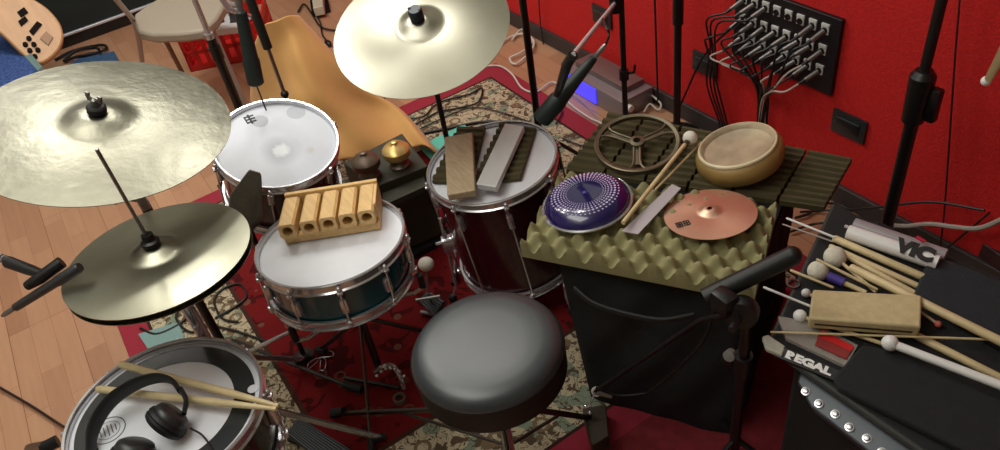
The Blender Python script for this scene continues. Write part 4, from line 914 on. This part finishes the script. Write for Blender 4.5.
# white tube package with lettering
pk = thing('stick_package', 'white and grey tube package of sticks with large black letters', 'package', at(890, 245, pz))
a0, b0 = at(848, 232, pz + .020), at(938, 263, pz + .020); dv = (b0 - a0).normalized(); pr = V((dv.y, -dv.x, 0))
bm = nb(); tube(bm, [a0, b0], .017, 20); obj('tube', bm, whitep, pk, world=True)
bm = nb(); tube(bm, [at(846, 226, pz + .03) + V((0, .03, -.014)), at(938, 258, pz + .03) + V((0, .03, -.014))], .016, 20); obj('sleeve', bm, mat('greyish_plastic', (150, 142, 146), .3), pk, world=True)
bm = nb(); tube(bm, [at(845, 226, pz + .028), at(858, 232, pz + .028)], .004); obj('rod_tip', bm, mat('rod_grey2', (170, 164, 160), .4), pk, world=True)
nt_ = V((0, 0, 1)) * .8 + pr * .35; nt_ = (nt_ - dv * nt_.dot(dv)).normalized()
q0 = at(893, 259, pz + .03); q1 = at(930, 273, pz + .03)
s0 = a0 + dv * ((at(892, 250, pz + .03) - a0).dot(dv)); wl = .078
yv = nt_.cross(dv)
lettering('VIC', pk, mat('letter_black', (20, 16, 20), .5), s0 + nt_ * .0176 - yv * .014, s0 + nt_ * .0176 - yv * .014 + dv * wl, nt_, height=.034, bold=.07, depth=.0015)
bm = nb(); p_ = s0 + nt_ * .006 + dv * .04 + yv * .026 + V((0, 0, .012)); box(bm, p_, (.02, .008, .003)); obj('pink_mark', bm, darkred, pk, world=True)
# black stick package with white lettering
pk = thing('stick_package', 'black stick package with bold white letters and a clear end, near the boom stand', 'package', at(800, 358, pz))
a0, b0 = at(776, 350, pz + .012), at(846, 379, pz + .012); dv = (b0 - a0).normalized(); n2 = V((.1, -.35, .93)); n2 = (n2 - dv * n2.dot(dv)).normalized(); y2 = n2.cross(dv)
bm = nb(); w2 = .013; prism(bm, [a0 - y2 * w2, b0 - y2 * w2, b0 + y2 * w2, a0 + y2 * w2], -n2 * .01); obj('body', bm, blackp, pk, world=True, bev=.002)
p0 = at(785, 356, pz + .013); s0 = a0 + dv * ((p0 - a0).dot(dv)) - y2 * .0075
lettering('REGAL', pk, whitep, s0 + n2 * .0012, s0 + n2 * .0012 + dv * .088, n2, height=.0165, bold=.06, depth=.0006)
bm = nb(); prism(bm, [at(762, 336, pz + .016), at(768, 334, pz + .016), at(786, 346, pz + .016), at(782, 355, pz + .016), at(766, 348, pz + .016)], .012); obj('end_cap', bm, mat('cap_pale', (168, 168, 156), .5), pk, world=True, bev=.003)
pl = thing('plastic_sleeve', 'clear plastic sleeve holding a bright red card beside the lettered black package', 'sleeve', at(820, 340, pz))
clr = mat('clear_plastic', (200, 190, 180), .25, alpha=.35, coat=.5)
bm = nb(); prism(bm, [at(778, 316, pz + .010), at(812, 322, pz + .010), at(858, 345, pz + .010), at(846, 366, pz + .010), at(786, 338, pz + .010)], .008); obj('film', bm, clr, pl, world=True)
bm = nb(); prism(bm, [at(822, 330, pz + .013), at(854, 346, pz + .013), at(851, 351, pz + .013), at(818, 336, pz + .013)], .004); obj('card', bm, redm, pl, world=True)
bm = nb(); prism(bm, [at(818, 336, pz + .0125), at(851, 351, pz + .0125), at(846, 359, pz + .0125), at(815, 345, pz + .0125)], .002); obj('card_back', bm, mat('dull_red', (140, 44, 44), .6), pl, world=True)
# ------------------------------------------------------------------ WALL: panel, outlets, cables
WY = YB
pn = thing('socket_board', 'black wall panel with three rows of silver sockets on the red wall', 'socket panel', (-1.445, WY, .5))
px0, px1, pz0, pz1 = -1.652, -1.255, .375, .625
bm = nb(); box(bm, ((px0 + px1) / 2, WY - .008, (pz0 + pz1) / 2), (px1 - px0, .016, pz1 - pz0)); obj('plate', bm, mat('panel_black', (22, 20, 24), .45), pn, world=True, bev=.002)
silver2 = mat('socket_silver', (222, 222, 218), .4, .15)
socks = []
for r_, zz in enumerate((.583, .516, .449)):
    for k in range(8):
        xx = px0 + .036 + k * .0445; P = V((xx, WY - .017, zz)); socks.append((r_, k, P))
        bm = nb(); box(bm, P + V((0, -.001, 0)), (.026, .004, .032), bev=.001); box(bm, P + V((0, -.001, .012)), (.027, .007, .010), bev=.001)
        s = obj('socket', bm, silver2, pn, world=True)
        bm = nb(); lathe(bm, [(0, 0), (.0095, 0), (.0105, .002), (.0095, .004), (0, .003)], 16, TM(P + V((0, -.003, -.004)), (0, -1, 0))); obj('socket_hole', bm, blackp, s, world=True)
plug_m = mat('plug_steel', (140, 138, 136), .3, .9); cbk = cabk
cnt = 0
for r_, k, P in socks:
    if r_ == 0 and k in (3, 4, 5): continue
    if r_ == 2 and k == 7: pass
    P = P + V((0, -.006, -.004)); t = thing('patch_cable', '', 'cable', P, group='cables plugged into the black wall panel')
    t['label'] = 'thin cable with a steel plug in the black wall panel'
    left = (k <= 2 and r_ == 0) or (k == 0 and r_ == 1)
    wht = (r_ == 2 and k in (0, 1, 5, 7)) or (r_ == 1 and k == 7)
    d = V((-.25 - random.random() * .2, -.8, -.45)).normalized()
    bm = nb(); tube(bm, [P, P + d * .045], [.0085, .0075], 10); obj('plug', bm, plug_m, t, world=True)
    Q = P + d * .045
    bm = nb(); tube(bm, [Q, Q + d * .022], [.006, .004], 8); obj('strain_relief', bm, blackp, t, world=True)
    Q = Q + d * .02; jx = random.uniform(-.012, .012)
    if left: path = [Q, Q + V((-.05 - .02 * k, -.03, -.03)), V((-1.70 - .02 * r_ + .012 * k, WY - .07, .40 - .02 * k)), V((-1.73 + .018 * (k + 3 * r_), WY - .05, .24)), V((-1.68 + .014 * (k + 3 * r_), WY - .035, .10)), V((-1.66 + .014 * (k + 3 * r_), WY - .03, .02))]
    else:
        sx = -1.475 + jx + .004 * (k - 4); path = [Q, Q + V((-.03, -.025, -.03)), V((sx + (Q.x - sx) * .45, WY - .07 - .004 * k, min(Q.z, .42) - .05)), V((sx, WY - .05 + jx, .29)), V((-1.475 + jx, WY - .045 + jx, .18)), V((-1.46 + jx * 2, WY - .04 + jx * .5, .02))]
    bm = nb(); tube(bm, path, .0036 if not wht else .0034, 6, sm=5); obj('wire', bm, mat('beige_cable', (190, 172, 160), .5) if wht else cbk, t, world=True)
def outlet(x, z, label):
    t = thing('wall_outlet', label, 'outlet', (x, WY, z))
    bm = nb(); box(bm, (0, -.005, 0), (.12, .01, .08), bev=.003); obj('plate', bm, mat('outlet_dark', (38, 42, 44), .35), t)
    bm = nb(); box(bm, (0, -.011, .002), (.078, .004, .045), bev=.001); obj('insert', bm, mat('outlet_insert', (24, 28, 30), .3), t)
    bm = nb(); box(bm, (0, -.013, .020), (.078, .003, .004)); obj('ridge', bm, mat('ridge_grey', (70, 76, 78), .3), t)
outlet(-1.785, .275, 'dark wall outlet between the plain black pole and the socket panel'); outlet(-1.183, .295, 'dark wall outlet below and right of the socket panel'); outlet(-2.364, .275, 'dark wall outlet behind the silver boom at top centre')
cable('hanging_cable', [V((aty(x_, y_, WY - .03))) for x_, y_ in ((654, -20), (656, 40), (658, 105))], .004, cabk, 'black cable hanging straight down the red wall beside the plain pole')
cable('hanging_cable', [V((aty(x_, y_, WY - .02))) for x_, y_ in ((540, -15), (543, 30), (553, 80))] + [at(560, 96, .01)], .003, cabk, 'thin black cable hanging on the wall near the silver boom')
cable('hanging_cable', [V((aty(x_, y_, WY - .02))) for x_, y_ in ((964, -20), (958, 50), (951, 150), (946, 215))] + [at(938, 262, .01)], .0026, mat('thin_dark_red', (50, 10, 12), .6), 'thin dark cord hanging down the red wall at far right')
cable('looping_cable', [V((aty(748, 14, WY - .05))), V((aty(716, 42, WY - .06))), V((aty(700, 62, WY - .05))), V((aty(688, 88, WY - .05))), V((aty(679, 108, WY - .04)))], .004, cabk, 'black cable swooping left from the socket panel to the plain pole')
t = thing('wooden_beater', 'pale wooden stick end poking in at the right edge in front of the wall', 'stick', aty(985, 82, 1.2))
bm = nb(); tube(bm, [aty(988, 80, 1.2), aty(1020, 20, 1.15), aty(1080, -90, 1.842)], [.006, .009, .010], 10); obj('handle', bm, woods, t, world=True)
bm = nb(); ball(bm, aty(986, 81, 1.2), .008); obj('tip', bm, whitep, t, world=True)
cable('hose_cable', [aty(880, 224, WY - .04), aty(905, 226, WY - .04), aty(930, 224, WY - .05), aty(955, 227, WY - .05), aty(980, 228, WY - .05), aty(1010, 216, WY - .05), aty(1060, 196, WY - .05)], .007, mat('pale_hose', (166, 158, 150), .5), 'pale grey cable running low along the red wall at right')
cable('looping_cable', [at(800, 212, .012), at(830, 210, .02), at(870, 208, .10), at(930, 202, .2), at(1010, 192, .25)], .004, cabk, 'black cable sweeping low in front of the right baseboard')
cable('looping_cable', [at(795, 218, .012), at(808, 214, .012), at(822, 205, .012), at(836, 204, .012), at(850, 212, .012), at(846, 222, .012)], .0045, cabk, 'black cable curling on bare floor right of the foam panels')
cable('looping_cable', [at(790, 232, .012), at(815, 224, .02), at(850, 222, .05), at(880, 224, .06)], .004, cabk, 'black cable passing behind the tip of the stick bag')
cable('looping_cable', [at(935, 255, .05), at(960, 238, .10), at(1000, 205, .25)], .003, cabk, 'thin black cable crossing the pale grey one at far right')
bm = nb(); prism(bm, [at(982, 243, .12), at(1010, 232, .12), at(1040, 252, .12), at(1010, 262, .12)], .12); single('dark_box', bm, mat('dark_maroon', (52, 22, 26), .5), 'small dark maroon box by the wall at the right edge', 'box', bev=.004)
# silver interface + white cables
t = thing('audio_interface', 'silver box with glowing blue side on the floor by the wall', 'device', (-2.2, 1.76, 0))
fa, fb = at(577, 84, 0), at(640, 116, 0); fa = V((-2.42, 1.66, 0)); fb = V((-2.02, 1.66, 0))
def sb(x0, x1, y0, y1, z0, z1, bm): box(bm, ((x0 + x1) / 2, (y0 + y1) / 2, (z0 + z1) / 2), (x1 - x0, y1 - y0, z1 - z0), bev=.003)
bm = nb(); sb(-2.42, -2.04, 1.67, 1.83, .0, .085, bm); obj('body', bm, mat('silver_box', (150, 146, 150), .35, .5), t, world=True)
bm = nb(); sb(-2.40, -2.08, 1.72, 1.82, .085, .11, bm); obj('top_unit', bm, mat('silver_box2', (132, 112, 110), .4, .5), t, world=True)
bm = nb(); sb(-2.42, -2.20, 1.664, 1.670, .006, .078, bm); obj('light_panel', bm, mat('blue_glow', (70, 60, 230), .3, emit=((70, 60, 255), .9)), t, world=True)
bm = nb(); lathe(bm, [(0, 0), (.014, 0), (.014, .02), (0, .02)], 16, TM((-2.04, 1.70, .05), (1, 0, 0))); obj('dial', bm, whitep, t, world=True)
W = 'white cables on the floor by the wall'
cable('white_cable', [at(512, 40, .012), at(520, 30, .02), at(530, 30, .02), at(532, 42, .02), at(522, 52, .02), at(510, 58, .014), at(516, 64, .014), at(530, 52, .02), at(534, 42, .02), at(526, 34, .02), at(512, 36, .014), at(500, 44, .012)], .005, cawh, 'coiled white cable on the floor right of the crash cymbal')
cable('white_cable', [at(486, 66, .012), at(500, 66, .014), at(512, 74, .014), at(522, 88, .014), at(536, 92, .014), at(552, 82, .014), at(566, 90, .012)], .004, cawh, 'white cable running along the rug edge below the coil')
cable('white_cable', [at(560, 94, .012), at(575, 108, .014), at(590, 118, .014), at(602, 124, .014), at(606, 134, .012)], .004, cawh, 'white cable on the rug edge below the silver box')
cable('white_cable', [at(648, 84, .06), at(664, 86, .05), at(668, 100, .03), at(658, 110, .012), at(650, 104, .03), at(644, 112, .012)], .004, cawh, 'white cable curling from the right end of the silver box')
cable('floor_cable', [at(560, 86, .012), at(580, 100, .014), at(592, 112, .014), at(600, 122, .014)], .003, cagr, 'thin grey cable on wood in front of the silver box')
for i, (pts, lab) in enumerate((([(400, 142), (420, 134), (450, 128), (480, 122), (510, 122)], 'thick black cable on the rug behind the floor tom'),
    ([(384, 98), (392, 110), (408, 118), (424, 116), (434, 106), (446, 100), (470, 94), (482, 88), (478, 102), (458, 108), (438, 112), (420, 122), (402, 128)], 'black cable looping on the rug under the crash cymbal'),
    ([(404, 138), (430, 124), (470, 108), (500, 112), (530, 122)], 'thin black cable crossing the rug behind the floor tom'),
    ([(556, 124), (562, 112), (556, 104), (552, 120)], 'short black cable below the floor tom microphone'),
    ([(562, 138), (580, 145), (600, 150)], 'black cable entering beneath the flat foam from the rug'))):
    cable('floor_cable', [at(a, b, RZ + .008) for a, b in pts], (.006, .004, .003, .003, .003)[i], cabk, lab)
for i, (pts, lab) in enumerate((([(215, 318), (236, 306), (246, 296), (240, 284), (224, 288), (214, 300), (222, 318), (238, 322)], 'black cable looped on the rug between hi-hat and snare'),
    ([(183, 300), (176, 318), (190, 332), (206, 326), (232, 330), (268, 342)], 'black cable on the cream border under the hi-hat'),
    ([(140, 328), (156, 334), (176, 326), (186, 318)], 'short black cable on the rug below the lower hi-hat'))):
    cable('floor_cable', [at(a, b, RZ + .006) for a, b in pts], .004, cabk, lab)
c = [at(x, y, RZ + .010) for x, y in ((419, 146), (464, 124), (482, 142), (438, 166))]
single('teal_book', prism(nb(), c, .009), mat('teal_cover', (92, 190, 170), .5), 'thin teal book on the rug behind the floor tom', 'book', origin=sum(c, V()) / 4)
c = [at(x, y, RZ + .006) for x, y in ((138, 334), (178, 322), (186, 342), (150, 352))]
single('teal_cloth', prism(nb(), c, .005), mat('pale_teal', (120, 150, 148), .8), 'small pale teal cloth on the rug above the lower-left drum', 'cloth', origin=sum(c, V()) / 4)
# ------------------------------------------------------------------ lights
def area(name, loc, size, power, col, rot=(0, 0, 0)):
    l = bpy.data.lights.new(name, 'AREA'); l.shape = 'RECTANGLE'; l.size, l.size_y = size; l.energy = power; l.color = col
    o = bpy.data.objects.new(name, l); C.objects.link(o); o.location = loc; o.rotation_euler = rot; return o
for lx, ly, pw in ((-2.58, 1.08, 6), (-3.22, .85, 6), (-3.1, .2, 6), (-3.75, .3, 5), (-4.3, -.1, 4)):
    area('ceiling_lamp_or_fill', (lx, ly, 2.6), (.24, .24), pw, (1, .98, .92))
area('ceiling_lamp_or_fill', (-1.5, -.3, 2.55), (1.6, 1.0), 13, (1, .98, .93))  # added broad overhead fill, unlike the small room lamps above
area('added_ceiling_fill', (-2.6, .3, 2.0), (2.2, 1.6), 20, (1, .98, .92), (PI, 0, 0))  # added fill, no real fixture: brightens the ceiling for soft bounced light
area('added_ceiling_fill', (-1.2, -.9, 2.0), (1.6, 1.0), 16, (1, .98, .93), (PI, 0, 0))  # second added fill aimed up at the ceiling
w = bpy.data.worlds.new('world'); bpy.context.scene.world = w; w.use_nodes = True
w.node_tree.nodes['Background'].inputs[0].default_value = (.6, .65, .7, 1); w.node_tree.nodes['Background'].inputs[1].default_value = .05
vs_ = bpy.context.scene.view_settings; vs_.view_transform = 'Standard'; vs_.look = 'None'; vs_.gamma = 1; vs_.exposure = .5; vs_.use_curve_mapping = False
